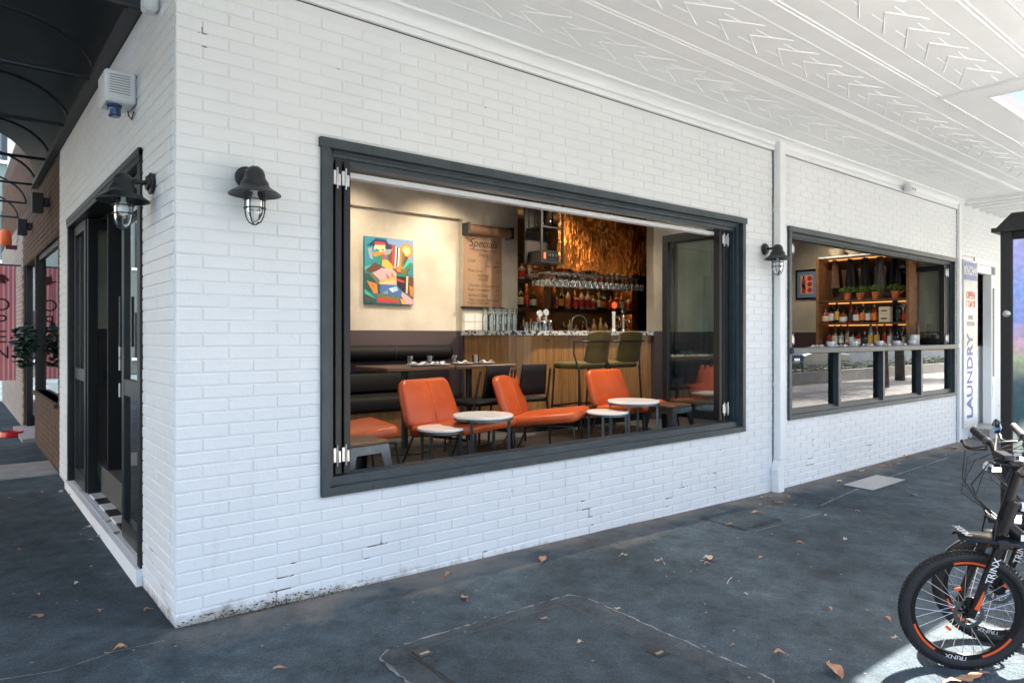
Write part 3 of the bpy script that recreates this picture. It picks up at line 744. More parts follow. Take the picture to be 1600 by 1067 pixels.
# ------------------------------------------------ painting: generic faceted figure under a sun, flat print on a canvas
pa = onY(568, 369, 3.19); pb = onY(644, 375, 3.19); pcz = onY(568, 474.5, 3.19).z
PW = pb.x - pa.x; PH = pa.z - pcz
pt = thing('painting', 'colourful faceted canvas of a seated figure in a hat, on the cream wall', 'painting', (pa.x, 3.20, pcz))
MB().box(0, PW, -.035, -.001, 0, PH, c=.003).build('canvas', pm('canvas_edge', (.05, .16, .22), .8), pt)
pcols = dict(teal=(.02, .22, .28), blue=(.06, .14, .35), navy=(.012, .03, .11), sky=(.18, .30, .50), orange=(.80, .22, .03), amber=(.85, .40, .06), red=(.62, .04, .03), pink=(.70, .36, .38), green=(.02, .22, .10), mint=(.05, .45, .30),
             brown=(.12, .045, .025), olive=(.16, .15, .05), sand=(.72, .55, .30), black=(.012, .012, .015), white=(.75, .74, .70), grey=(.30, .32, .35), dteal=(.01, .08, .07), lblue=(.35, .55, .68), peach=(.80, .48, .28))
for k, v in pcols.items(): pm('paint_' + k, v, .6)
polys = [('teal', [(0, 1), (.45, 1), (.45, .7), (0, .55)]), ('sky', [(.45, 1), (1, 1), (1, .6), (.45, .7)]), ('mint', [(0, .55), (.3, .62), (.2, .45), (0, .5)]), ('teal', [(.8, .65), (1, .65), (1, .45), (.8, .5)]),
 ('brown', [(.42, .92), (.62, .9), (.8, .78), (.97, .62), (.85, .45), (.5, .5)]), ('red', [(.56, .90), (.62, .89), (.6, .55), (.54, .55)]), ('white', [(.62, .89), (.65, .88), (.63, .55), (.6, .55)]), ('black', [(.65, .88), (.68, .87), (.66, .55), (.63, .55)]), ('white', [(.68, .87), (.71, .86), (.69, .55), (.66, .55)]), ('orange', [(.71, .86), (.76, .83), (.73, .55), (.69, .55)]), ('olive', [(.76, .83), (.82, .78), (.78, .55), (.73, .55)]), ('mint', [(.88, .72), (.93, .66), (.8, .55), (.79, .6)]), ('green', [(.93, .66), (.99, .60), (.82, .52), (.8, .55)]), ('brown', [(.86, .76), (.89, .72), (.8, .6), (.78, .66)]),
 ('navy', [(.04, .86), (.22, .98), (.42, .97), (.56, .84), (.40, .84), (.2, .86)]), ('red', [(.2, .93), (.40, .93), (.42, .89), (.2, .88)]), ('grey', [(.06, .82), (.1, .68), (.16, .66), (.14, .84)]), ('grey', [(.4, .82), (.56, .84), (.5, .76), (.4, .74)]),
 ('sand', [(.2, .88), (.41, .89), (.41, .80), (.3, .78), (.18, .8)]), ('teal', [(.17, .8), (.3, .82), (.28, .77), (.17, .77)]), ('orange', [(.16, .77), (.4, .79), (.41, .72), (.3, .7), (.18, .71)]), ('green', [(.22, .71), (.34, .75), (.35, .64), (.28, .61)]), ('red', [(.34, .75), (.42, .74), (.38, .66), (.35, .65)]), ('black', [(.18, .815), (.25, .825), (.25, .805)]), ('black', [(.32, .82), (.39, .825), (.37, .80)]),
 ('amber', [(.36, .67), (.46, .67), (.6, .56), (.48, .52), (.34, .58)]), ('brown', [(.02, .5), (.2, .62), (.34, .58), (.28, .5), (.1, .46)]), ('orange', [(.6, .58), (.78, .58), (.84, .5), (.66, .5)]), ('olive', [(.72, .56), (.86, .53), (.86, .48), (.74, .48)]),
 ('pink', [(.16, .46), (.34, .54), (.56, .54), (.64, .48), (.64, .36), (.3, .36)]), ('red', [(.42, .48), (.46, .38), (.5, .4)]), ('orange', [(.54, .5), (.62, .4), (.52, .42)]), ('peach', [(.28, .33), (.64, .38), (.64, .30), (.3, .30)]), ('amber', [(.3, .37), (.64, .40), (.64, .365), (.29, .345)]),
 ('dteal', [(.0, .45), (.16, .44), (.30, .30), (.30, .15), (.0, .2)]), ('olive', [(.1, .44), (.16, .46), (.30, .31), (.27, .29)]), ('orange', [(.04, .34), (.24, .30), (.26, .16), (.18, .16)]), ('black', [(.12, .30), (.17, .28), (.19, .24)]), ('mint', [(.0, .22), (.2, .08), (.0, .15)]),
 ('green', [(.64, .48), (.84, .47), (.84, .43), (.64, .44)]), ('black', [(.64, .43), (.84, .43), (.82, .18), (.66, .28)]), ('red', [(.66, .40), (.82, .36), (.8, .34), (.66, .36)]), ('sand', [(.85, .44), (.89, .44), (.87, .18), (.84, .18)]), ('brown', [(.89, .44), (1, .42), (1, .1), (.88, .17)]), ('orange', [(.91, .30), (.99, .28), (.99, .12), (.93, .16)]),
 ('blue', [(.32, .29), (.64, .30), (.76, .20), (.74, .10), (.3, .17)]), ('lblue', [(.48, .24), (.64, .28), (.68, .22), (.56, .18)]), ('white', [(.48, .24), (.56, .25), (.56, .18)]), ('sky', [(.34, .16), (.46, .22), (.46, .15)]), ('olive', [(.26, .16), (.74, .11), (.7, .06), (.26, .1)]),
 ('red', [(.26, .10), (.7, .06), (.68, .03), (.26, .03)]), ('dteal', [(.0, .14), (.22, .07), (.24, .01), (.0, .01)]), ('pink', [(.76, .2), (.99, .08), (.99, .01), (.84, .01), (.74, .14)]), ('amber', [(.72, .09), (.78, .08), (.84, .01), (.76, .01)]), ('brown', [(.0, .10), (.22, .06), (.22, .04), (.0, .06)])]
suns = [('orange', .85, .83, .14), ('amber', .85, .83, .105), ('sand', .85, .83, .07)]
names = sorted(pcols); m = MB(); lay = .036
for c, p in polys[:4]:
    m.mi = names.index(c); m.add([(a * PW, -lay, b * PH) for a, b in p], [tuple(range(len(p)))]); lay += .00004
for c, x, y, r in suns:
    m.mi = names.index(c); m.add([((x + r * math.cos(k * math.pi / 10)) * PW, -lay, (y + r * .8 * math.sin(k * math.pi / 10)) * PH) for k in range(20)], [tuple(range(20))]); lay += .00004
for c, p in polys[4:]:
    m.mi = names.index(c); m.add([(a * PW, -lay, b * PH) for a, b in p], [tuple(range(len(p)))]); lay += .00004
m.build('print', [MT['paint_' + k] for k in names], pt)

# ------------------------------------------------ paper roll menu
ra = onY(724, 352, 3.06); rb = onY(797, 356, 3.06)
mr_ = thing('menu_roll', 'kraft paper menu roll mounted on the wall, headed Specials', 'menu', (ra.x, 3.12, 1.66))
RL = rb.x - ra.x; zt = 2.62 - 1.66
MB().tube([(.05, -.07, zt), (RL - .03, -.07, zt)], .062, 20).build('roll', MT['kraft_roll'], mr_, smooth=50)
for x in (.02, RL - .025): MB().box(x, x + .03, -.14, 0, zt - .07, zt + .07, c=.005).build('bracket', MT['black_metal'], mr_)
sp = MB().box(.03, RL - .10, -.022, -.019, .06, zt - .04).build('paper', MT['paper_kraft'], mr_)
MB().box(0, RL - .06, -.035, -.001, .03, .058, c=.004).build('cutter_bar', MT['black_metal'], mr_)
def write(txt, size, x, z, mat, par, depth=.0006, shear=.25, align='CENTER', y=-.0232, sx=1.0):
    o = place('lettering', text_mesh(txt, size, MT[mat], depth, shear, align, sx), par); o.location = (x, y, z); o.rotation_euler = (rad(90), 0, 0); return o
cx_ = (.03 + RL - .10) / 2
write('Specials', .135, cx_, zt - .15, 'ink', sp, shear=.35)
MB().box(cx_ - .2, cx_ + .2, -.0236, -.0226, zt - .228, zt - .222).build('underline', MT['ink'], sp)
MB().box(cx_ - .15, cx_ + .2, -.0236, -.0226, zt - .243, zt - .239).build('underline', MT['ink'], sp)
for txt, z, a, price in (('Drink', .285, 'C', ''), ('Chilli', .36, 'L', '22'), ('with tequila', .41, 'R', ''), ('Plum Sour', .475, 'L', '21'), ('orange', .525, 'C', ''), ('Food', .575, 'C', ''),
                         ('Chorizo Croquette', .65, 'L', '14'), ('Kale Croquette', .70, 'L', '16'), ('Seafood Salad', .765, 'L', '21'), ('Thin Lemon Pancake', .82, 'L', '12'), ('vegan with salt', .855, 'L', '')):
    if zt - z < .08: continue
    if a == 'C': write(txt, .062, cx_, zt - z, 'faint_ink', sp)
    elif a == 'R': write(txt, .045, RL - .14, zt - z, 'faint_ink', sp, align='RIGHT')
    else: write(txt, .052, .09, zt - z, 'faint_ink', sp, align='LEFT')
    if price: write(price, .055, RL - .14, zt - z, 'faint_ink', sp, align='RIGHT')

# ------------------------------------------------ banquette and bolster
bq = thing('banquette', 'black upholstered banquette with timber base along the cream wall', 'bench', (2.0, 2.95, FZ))
MB().box(-1.0, 1.55, -.20, .24, 0, .27, c=.004).build('base', MT['oak_board'], bq)
MB().box(-1.01, 1.56, -.26, .24, .272, .43, c=.03).build('seat', MT['black_leather'], bq, smooth=60)
MB().box(-1.01, 1.56, .12, .24, .432, .66, c=.03).build('backrest', MT['black_leather'], bq, smooth=60)
bl = thing('bolster', 'long black padded bolster hung on the plum wall above the banquette', 'cushion', (2.0, 3.1, 1.10))
prof = [(-1.0, .01), (-.99, .06), (-.96, .085)] + [(1.60, .085), (1.64, .078), (1.665, .05), (1.67, .01)]
MB().tube([(a, 0, .085) for a, r in prof], [r for a, r in prof], 16).build('pad', MT['black_leather'], bl, smooth=60)
for x in (-.4, .9): MB().tube([(x, .09 * math.cos(k * .4), .085 + .09 * math.sin(k * .4)) for k in range(16)], .004, 5, closed=True).build('strap', MT['dark_grey'], bl)

# ------------------------------------------------ dining tables, chairs and settings
def dining_table(x0, x1, y0, y1, z, label):
    t = thing('dining_table', label, 'table', ((x0 + x1) / 2, (y0 + y1) / 2, FZ), group='dining tables')
    w_, d_ = (x1 - x0) / 2, (y1 - y0) / 2; h = z - FZ
    MB().box(-w_, w_, -d_, d_, h - .03, h, c=.004).build('tabletop', MT['walnut'], t)
    MB().tube([(0, 0, .03), (0, 0, h - .031)], .03, 10).build('pedestal', MT['black_metal'], t, smooth=50)
    MB().lathe([(.22, 0), (.22, .012), (.04, .03), (.03, .03)], 20).build('foot', MT['black_metal'], t, smooth=40)
    return t
TZ = 1.10
dining_table(2.02, 2.70, 1.62, 2.22, TZ, 'walnut dining table nearer the window jamb, under the painting')
dining_table(2.72, 3.42, 1.62, 2.22, TZ, 'walnut dining table nearer the bar end')
pl = MB().lathe([(0, .004), (.05, .004), (.055, 0), (.06, .003), (.105, .016), (.105, .019), (.06, .009), (0, .008)], 20).mesh('plate', MT['porcelain'], 40)
nk = MB().grid(lambda u, v: ((u - .5) * .17, (v - .5) * .09, .022 + .012 * math.sin(u * 9 + v * 4) + .01 * math.sin(v * 7)), 10, 6).mesh('napkin', MT['napkin'], 80)
def glass_mesh(r, h): return MB().lathe([(r * .8, 0), (r, h), (r - .003, h), (r * .8 - .004, .008), (0, .008)], 14).mesh('tumbler', MT['clear_glass'], 40)
tm = glass_mesh(.036, .085)
for i, (x, y, who) in enumerate(((653, 1.78, 'leftmost on the walnut tables'), (684, 1.75, 'second from the left on the walnut tables'), (723, 1.80, 'third from the left on the walnut tables'), (757, 1.78, 'rightmost on the walnut tables'))):
    p = onY(x, 566, y)
    t = thing('plate', 'white plate with folded napkin, ' + who, 'plate', (p.x, y, TZ + .001), group='place settings')
    place('dish', pl, t); o = place('napkin', nk, t); o.rotation_euler = (0, 0, rad(30 * i))
    g = place('tumbler', tm); g.location = (p.x + .02, y + .17, TZ + .0015); tag(g, 'small clear tumbler by the plate, ' + who, 'glass', 'tumblers on the dining tables')
def dining_chair(x, y, rz, label):
    t = thing('dining_chair', label, 'chair', (x, y, FZ), rz, 'dining chairs')
    MB().pad(.44, .42, .04, .06, .018, M=T(0, 0, .45)).build('seat', MT['black_leather'], t, smooth=50)
    def back(u, v):
        a = (u - .5) * 1.3; return (.24 * math.sin(a) * (1 - .1 * v), -.20 - .05 * math.cos(a) - .05 * v, .50 + .28 * v)
    m = MB(); m.grid(back, 10, 4); b = m.build('backrest', MT['black_leather'], t, smooth=60); so = b.modifiers.new('thickness', 'SOLIDIFY'); so.thickness = .02
    for sx in (-1, 1):
        MB().tube([(sx * .19, .18, .43), (sx * .21, .21, 0)], .011, 8).build('leg', MT['black_metal'], t, smooth=50)
        MB().tube([(sx * .19, -.26, .74), (sx * .20, -.19, .45), (sx * .21, -.23, 0)], .011, 8).build('leg', MT['black_metal'], t, smooth=50)
dining_chair(2.86, 1.50, 5, 'black dining chair behind the tan lounge chair nearest the window jamb')
dining_chair(3.36, 1.52, -8, 'black dining chair beside the end of the bar')

# ------------------------------------------------ bar counter
bar = thing('bar_counter', 'oak board bar counter with grey terrazzo top', 'bar', (4.9, 2.4, FZ))
def bp_(mb, name, mat, smooth=None):
    o = mb.build(name, mat, bar, smooth); o.matrix_parent_inverse = T(4.9, 2.4, FZ).inverted(); return o
BX0, BY0, BX1, BY1, BR = 3.86, 2.12, 6.045, 3.11, .28
tz = pm('terrazzo', (.30, .30, .30), .3)
t_ = tz.node_tree; vo = node(t_, 'ShaderNodeTexVoronoi', Scale=48.0); tc = node(t_, 'ShaderNodeTexCoord'); t_.links.new(tc.outputs['Object'], vo.inputs['Vector'])
sc_ = node(t_, 'ShaderNodeSeparateColor'); t_.links.new(vo.outputs['Color'], sc_.inputs[0]); cr = node(t_, 'ShaderNodeValToRGB'); t_.links.new(sc_.outputs[0], cr.inputs[0])
for pos, c in ((.45, (.45, .46, .46)), (.75, (.04, .04, .045))):
    e = cr.color_ramp.elements.new(pos); e.color = (*c, 1)
cr.color_ramp.elements[0].color = (.62, .62, .60, 1); cr.color_ramp.elements[-1].color = (.22, .23, .24, 1); cr.color_ramp.interpolation = 'CONSTANT'
t_.links.new(cr.outputs[0], t_.nodes['Principled BSDF'].inputs['Base Color'])
def bar_outline(off, r):
    c = (BX0 + BR, BY0 + BR); rr = r
    return [(c[0] - rr * math.cos(rad(a)), c[1] - rr * math.sin(rad(a))) for a in range(0, 91, 10)]
o1 = bar_outline(0, BR + .05)
slab = [(BX0 - .05, BY1)] + o1 + [(BX1, BY0 - .05), (BX1, BY0 + .58), (BX0 + .60, BY0 + .58), (BX0 + .60, BY1)]
bp_(MB().prism(slab, 1.378, 1.428), 'slab', MT['terrazzo'])
core = [(BX0 + .03, BY1)] + bar_outline(0, BR - .03) + [(BX1, BY0 + .03), (BX1, BY0 + .5), (BX0 + .55, BY0 + .5), (BX0 + .55, BY1)]
bp_(MB().prism(core, FZ, 1.376), 'carcass', MT['dark_timber'])
def board(p, q):
    d = Vector((q[0] - p[0], q[1] - p[1], 0)); L = d.length; a = math.degrees(math.atan2(d.y, d.x))
    bp_(MB(T(p[0], p[1], 0) @ RZ(a)).box(.0015, L - .0015, 0, .028, FZ + .09, 1.376, c=.002), 'front_board', MT['oak_board'])
y = BY1
while y > BY0 + BR + .01: board((BX0, y), (BX0, max(y - .115, BY0 + BR))); y -= .115
arc = [(BX0 + BR - BR * math.cos(rad(a)), BY0 + BR - BR * math.sin(rad(a))) for a in range(0, 91, 18)]
for p, q in zip(arc[:-1], arc[1:]): board(p, q)
x = BX0 + BR
while x < BX1 - .01: board((x, BY0), (min(x + .115, BX1), BY0)); x += .115
bp_(MB().box(BX0 + BR, BX1, BY0 + .02, BY0 + .03, FZ, FZ + .088), 'plinth', MT['black_metal'])
hk = onY(857, 531, BY0 - .02)
bp_(MB().tube([(hk.x + .015 * math.cos(k * .5), BY0 - .02 + .004 * k, hk.z - .02 + .02 * math.sin(k * .5)) for k in range(9)], .004, 6), 'bag_hook', MT['black_metal'])
CT = 1.4285
# ------------------------------------------------ bar stools
def bar_stool(x, y, rz, label):
    t = thing('bar_stool', label, 'stool', (x, y, FZ), rz, 'bar stools')
    MB().pad(.44, .42, .07, .08, .03, M=T(0, .03, .73)).build('seat', MT['olive_velvet'], t, smooth=50)
    def back(u, v):
        a = (u - .5) * 1.25; w_ = 1.0 - .06 * v; return (.29 * math.sin(a) * w_, -.05 - .16 * math.cos(a) - .055 * v - .02, .76 + .33 * v - .02 * (abs(u - .5) * 2) ** 4 * (1 if v > .5 else -1))
    b = MB().grid(back, 14, 8).build('backrest', MT['olive_velvet'], t, smooth=60); so = b.modifiers.new('thickness', 'SOLIDIFY'); so.thickness = .045; so.offset = 0
    bv = b.modifiers.new('round', 'BEVEL'); bv.width = .018; bv.segments = 3
    ring = [(.225, -.175, .66), (.26, -.13, .86), (.268, -.14, .98), (.20, -.262, .985), (0, -.30, .985), (-.20, -.262, .985), (-.268, -.14, .98), (-.26, -.13, .86), (-.225, -.175, .66)]
    MB().tube(ring, .009, 8).build('back_frame', MT['black_metal'], t, smooth=50)
    for sx in (-1, 1):
        MB().tube([(sx * .20, .20, .70), (sx * .23, .23, 0)], .011, 8).build('leg', MT['black_metal'], t, smooth=50)
        MB().tube([(sx * .222, -.165, .72), (sx * .235, -.22, 0)], .011, 8).build('leg', MT['black_metal'], t, smooth=50)
    fr_ = [(.222, .222, .30), (.228, -.205, .30), (-.228, -.205, .30), (-.222, .222, .30)]
    MB().tube(fr_ + [fr_[0]], .009, 8).build('footrest', MT['black_metal'], t, smooth=50)
p = onY(929, 560, 1.52); bar_stool(p.x, 1.72, 4, 'olive velvet bar stool with black frame nearer the painting')
p = onY(981, 560, 1.52); bar_stool(p.x, 1.72, -4, 'olive velvet bar stool with black frame nearer the partition wall')

# ------------------------------------------------ lounge chairs
def lounge_chair(x, y, rz, label):
    t = thing('lounge_chair', label, 'chair', (x, y, FZ), rz, 'tan lounge chairs')      # faces local -y
    MB().pad(.64, .62, .085, .07, .036, puff=.012, M=T(0, -.02, .345) @ RX(-7), taper=.95).build('seat', MT['tan_leather'], t, smooth=50)
    Mb = T(0, .265, .335) @ RX(70) @ T(0, .19, .0)
    b = MB().pad(.64, .39, .075, .07, .034, puff=.010, M=Mb, taper=.86).build('backrest', MT['tan_leather'], t, smooth=50)
    MB().tube([tuple(Mb @ Vector((0, yy, zz))) for yy, zz in ((-.185, .036), (-.125, .0485), (0, .0490), (.125, .0485), (.17, .042), (.193, .012))], .0024, 5).build('seam', MT['seam_thread'], b)
    fx = .285
    for sx in (-1, 1):
        MB().tube([(sx * fx, -.30, .30), (sx * (fx + .02), -.33, 0)], .009, 8).build('leg', MT['black_metal'], t, smooth=50)
        MB().tube([(sx * fx, .34, .52), (sx * fx, .22, .30), (sx * (fx + .02), .36, 0)], .009, 8).build('leg', MT['black_metal'], t, smooth=50)
        MB().tube([(sx * fx, -.30, .30), (sx * fx, .22, .30)], .009, 8).build('side_rail', MT['black_metal'], t, smooth=50)
def at_back(px, Y, rz):     # place a chair by where its backrest stands
    a = rad(rz); p = onY(px, 620, Y); return p.x + .34 * math.sin(a), Y - .34 * math.cos(a)
lounge_chair(*at_back(668, 1.18, 16), 16, 'tan leather lounge chair facing the window behind the left pair of round tables')
lounge_chair(*at_back(796, 1.22, 33), 33, 'tan leather lounge chair turned sideways between the two pairs of round tables')
lounge_chair(*at_back(948, 1.32, 6), 6, 'tan leather lounge chair facing the window behind the right pair of round tables')
lounge_chair(1.34, 1.05, 80, 'tan leather lounge chair partly hidden behind the stool at the window jamb')

# ------------------------------------------------ round side tables
def round_table(x, y, r, h, label):
    t = thing('side_table', label, 'table', (x, y, FZ), 20, 'round side tables')
    MB().lathe([(r - .006, h - .020), (r, h - .016), (r, h - .004), (r - .004, h), (0, h)], 36).build('tabletop', MT['marble'], t, smooth=40)
    MB().lathe([(r - .012, h - .036), (r - .004, h - .036), (r - .004, h - .021), (r - .012, h - .021), (r - .012, h - .036)], 36).build('rim', MT['gunmetal'], t, smooth=40)
    for k in range(4):
        a = rad(90 * k + 10); c = (r - .02) * math.cos(a), (r - .02) * math.sin(a)
        MB(T(c[0], c[1], 0) @ RZ(90 * k + 10)).box(-.009, .009, -.009, .009, 0, h - .0365).build('leg', MT['gunmetal'], t)
def rt(px, py, wpx, z, who):
    r = ray(px, py); tt = (z - CAM[2]) / r[2]; x, y = CAM[0] + tt * r[0], CAM[1] + tt * r[1]
    round_table(x, y, wpx * tt / FPX / 2, z - FZ, who)
rt(755, 647, 95, .80, 'taller white round table of the left pair'); rt(689, 667, 75, .72, 'lower white round table of the left pair')
rt(990, 625, 81, .80, 'taller white round table of the right pair'); rt(949, 642, 66, .72, 'lower white round table of the right pair')

# ------------------------------------------------ metal stools
def metal_stool(x, y, rz, h, label):
    t = thing('metal_stool', label, 'stool', (x, y, FZ), rz, 'metal stools with timber seats')
    MB().pad(.31, .31, .022, .03, .006, M=T(0, 0, h - .011)).build('seat', MT['walnut'], t, smooth=40)
    m = MB()
    for k in range(4):
        Mk = RZ(90 * k); m.add([(-.145, -.148, h - .024), (.145, -.148, h - .024), (.150, -.156, h - .075), (-.150, -.156, h - .075), (-.145, -.144, h - .024), (.145, -.144, h - .024), (.150, -.152, h - .075), (-.150, -.152, h - .075)], [(0, 1, 2, 3), (5, 4, 7, 6), (3, 2, 6, 7)], Mk)
    m.build('apron', MT['gunmetal'], t)
    for k in range(4):
        m = MB(RZ(90 * k)); a0, a1 = .151, .19
        m.add([(-a0, -a0, h - .07), (-a0 + .065, -a0, h - .07), (-a1 + .028, -a1, 0), (-a1, -a1, 0), (-a0, -a0 + .065, h - .07), (-a1, -a1 + .028, 0),
               (-a0 + .005, -a0 + .005, h - .07), (-a1 + .005, -a1 + .005, 0), (-a0 + .065, -a0 + .005, h - .07), (-a1 + .028, -a1 + .005, 0), (-a0 + .005, -a0 + .065, h - .07), (-a1 + .005, -a1 + .028, 0)],
              [(0, 3, 2, 1), (0, 4, 5, 3), (6, 8, 9, 7), (6, 7, 11, 10), (1, 2, 9, 8), (4, 10, 11, 5), (3, 5, 11, 7, 9, 2)])
        m.build('leg', MT['gunmetal'], t)
    for k in range(2):
        MB(RZ(45 + 90 * k)).box(-.22, .22, -.008, .008, .16 + .004 * k, .163 + .004 * k).build('brace', MT['gunmetal'], t)
metal_stool(1.13, .42, 6, .40, 'grey metal stool with timber seat beside the folded leaves at the window jamb')
metal_stool(4.34, .52, 2, .415, 'grey metal stool with timber seat under the open glazed leaf')

# ------------------------------------------------ back bar: shelving, bottles
bb = thing('back_bar_shelves', 'dark timber back bar shelving with warm strip lights', 'shelves', (5.4, 3.7, FZ))
def sb(mb, name, mat):
    o = mb.build(name, mat, bb); o.matrix_parent_inverse = T(5.4, 3.7, FZ).inverted(); return o
shz = (1.755, 2.13, 2.52)
for z in shz: sb(MB().box(4.70, 7.45, 3.52, 3.95, z - .03, z), 'shelf', MT['dark_timber'])
for z in (1.755, 2.13, 2.52, 2.95): (sb(MB().box(4.72, 7.43, 3.545, 3.562, z - .040, z - .031), 'strip_light', MT['led_bar']), sb(MB().box(4.70, 7.45, 3.521, 3.533, z - .055, z - .0305), 'shelf_lip', MT['dark_timber']))
for x in (5.50, 7.32): sb(MB().box(x, x + .13, 3.54, 3.94, 1.30, 2.95), 'upright', MT['shelf_wood'])
sb(MB().box(4.70, 8.15, 3.45, 3.95, FZ, 1.29), 'cabinet', MT['back_panel']); sb(MB().box(4.70, 8.15, 3.42, 3.95, 1.291, 1.325), 'worktop', MT['dull_steel'])
gl_cols = {'green_bottle': (.012, .05, .02), 'amber_bottle': (.20, .06, .01), 'dark_bottle': (.012, .010, .010), 'clear_bottle': (.42, .42, .38), 'red_bottle': (.25, .02, .01)}
for k, v in gl_cols.items(): pm(k, v, .06, coat=.6, spec=.8)
lab_cols = {'label_cream': (.66, .58, .42), 'label_white': (.72, .70, .66), 'label_red': (.55, .04, .03), 'label_black': (.03, .03, .03), 'label_gold': (.60, .38, .08), 'label_orange': (.72, .20, .03)}
for k, v in lab_cols.items(): pm(k, v, .6)
pm('cap_gold', (.5, .33, .10), .3, .8); pm('cap_black', (.02, .02, .02), .4)
_bo = {}
def bottle_mesh(shape, g, l, c):
    key = (shape, g, l, c)
    if key in _bo: return _bo[key]
    r, hb, hn, ht = {'wine': (.037, .19, .26, .31), 'spirit': (.042, .17, .22, .27), 'square': (.05, .14, .17, .22), 'tall': (.034, .21, .27, .33), 'stout': (.055, .12, .16, .21)}[shape]
    m = MB(); m.mi = 0; m.lathe([(r * .9, 0), (r, .006), (r, hb), (r * .8, hb + .02), (.014, hn), (.013, ht - .03), (0, ht - .03)], 12)
    m.mi = 1; m.lathe([(r + .0008, hb * .22), (r + .0008, hb * .82)], 12)
    m.mi = 2; m.lathe([(.0145, ht - .035), (.0145, ht), (0, ht)], 10)
    _bo[key] = m.mesh('bottle', [MT[g], MT[l], MT[c]], 40); return _bo[key]
def bottle(x, y, z, label, group):
    sh = R_.choice(['wine', 'spirit', 'spirit', 'square', 'tall', 'stout']); g_, l_ = R_.choice(list(gl_cols)), R_.choice(list(lab_cols)); me = bottle_mesh(sh, g_, l_, R_.choice(['cap_gold', 'cap_black']))
    label = '%s %s bottle with %s label, %s' % ({'wine': 'sloping', 'spirit': 'straight', 'square': 'squat', 'tall': 'slender', 'stout': 'stout'}[sh], g_.split('_')[0], l_.split('_')[1], label)
    o = place('bottle', me); o.location = (x, y, z); o.rotation_euler = (0, 0, R_.uniform(0, 6)); o.scale = (1, 1, R_.uniform(.92, 1.06)); return tag(o, label, 'bottle', group)
for row, z in enumerate((1.3255, shz[0] + .0005, shz[1] + .0005)):
    where = ('on the steel worktop under the back bar shelves', 'on the lower back bar shelf', 'on the upper back bar shelf')[row]
    x = 4.76
    while x < 7.30:
        if not 5.46 < x < 5.67 and not (row == 2 and 4.95 < x < 5.06):
            bottle(x, 3.60 + R_.uniform(-.02, .02), z, where, 'bottles ' + where)
            if R_.random() < .6: bottle(x + .04, 3.78, z, where, 'bottles ' + where)
        x += R_.uniform(.10, .15)

# ------------------------------------------------ copper curtain, glass rack, hung cabinet
cu = onY(873, 419, 2.42); cr_ = 6.46
pm('copper_foil', (.36, .120, .020), .30, .9, bump=.5, bs=70, var=.5, vs_=10, stretch=(3.0, 3.0, .6))
from mathutils import noise as mn
def crt(u, v):
    x = cu.x + (cr_ - cu.x) * u; z = 2.16 + .80 * v
    d, _ = mn.voronoi(Vector((x * 22, z * 4.5, 0))); d2, _ = mn.voronoi(Vector((x * 48 + 7, z * 14, 2)))
    y = 2.42 + .045 * mn.noise(Vector((x * 4.2, z * .8, 3))) + .034 * (d[1] - d[0]) + .014 * (d2[1] - d2[0])
    return (x, y, z + .014 * math.sin(u * 25) * (1 - v))
c_ = thing('copper_curtain', 'crinkled copper foil curtain hanging above the bar', 'curtain', (cu.x, 2.42, 2.16))
o = MB().grid(crt, 170, 80).build('foil', MT['copper_foil'], c_, smooth=18); o.matrix_parent_inverse = T(cu.x, 2.42, 2.16).inverted()
o = MB().box(cu.x - .02, cr_, 2.39, 2.45, 2.97, 3.01).build('curtain_rail', MT['black_metal'], c_); o.matrix_parent_inverse = T(cu.x, 2.42, 2.16).inverted()
gr = thing('glass_rack', 'black stemware rack slung below the copper curtain', 'rack', (5.3, 2.6, 2.13))
for i in range(5):
    MB().tube([(-.72, -.16 + .08 * i, 0), (1.10, -.16 + .08 * i, 0)], .005, 6).build('rail', MT['black_metal'], gr)
for x in (-.7, .20, 1.08):
    MB().tube([(x, -.17, .006), (x, .17, .006)], .006, 6).build('crossbar', MT['black_metal'], gr)
    MB().tube([(x, 0, .01), (x, 0, .885)], .006, 6).build('hanger', MT['black_metal'], gr)
gm = MB().lathe([(.034, 0), (.033, -.004), (.004, -.012), (.004, -.065), (.02, -.075), (.036, -.10), (.036, -.125), (.030, -.155), (.029, -.155), (.034, -.12), (.018, -.08), (0, -.074)], 12).mesh('wine_glass', MT['clear_glass'], 50)
for j in range(4):
    x = 4.62
    while x < 6.38:
        o = place('wine_glass', gm); o.location = (x + R_.uniform(-.008, .008), 2.48 + .08 * j, 2.124); tag(o, 'upturned stemmed glass hanging from the rack above the bar', 'glass', 'glasses on the hanging rack'); x += .098
tv = thing('hung_cabinet', 'black open metal cabinet hanging beside the copper curtain', 'cabinet', (4.52, 2.45, 2.20))
for x in (-.165, .165):
    for y in (-.14, .14): MB().box(x - .012, x + .012, y - .012, y + .012, 0, .82).build('post', MT['black_metal'], tv)
for z in (0, .40): MB().box(-.15, .15, -.15, .15, z, z + .02).build('shelf', MT['black_metal'], tv)
MB().box(-.15, .15, .128, .149, .021, .80).build('back_sheet', MT['back_panel'], tv)
am = thing('amplifier', 'black hi-fi unit with an orange display in the hung cabinet', 'amplifier', (4.52, 2.45, 2.221))
MB().box(-.13, .13, -.12, .12, 0, .13, c=.004).build('case', MT['black_frame'], am); MB().box(-.11, -.08, -.123, -.1205, .03, .10).build('display', MT['beer_badge'], am)
for k in range(3): MB().tube([(-.03 + .05 * k, -.121, .07), (-.03 + .05 * k, -.135, .07)], .014, 10).build('knob', MT['gunmetal'], am)
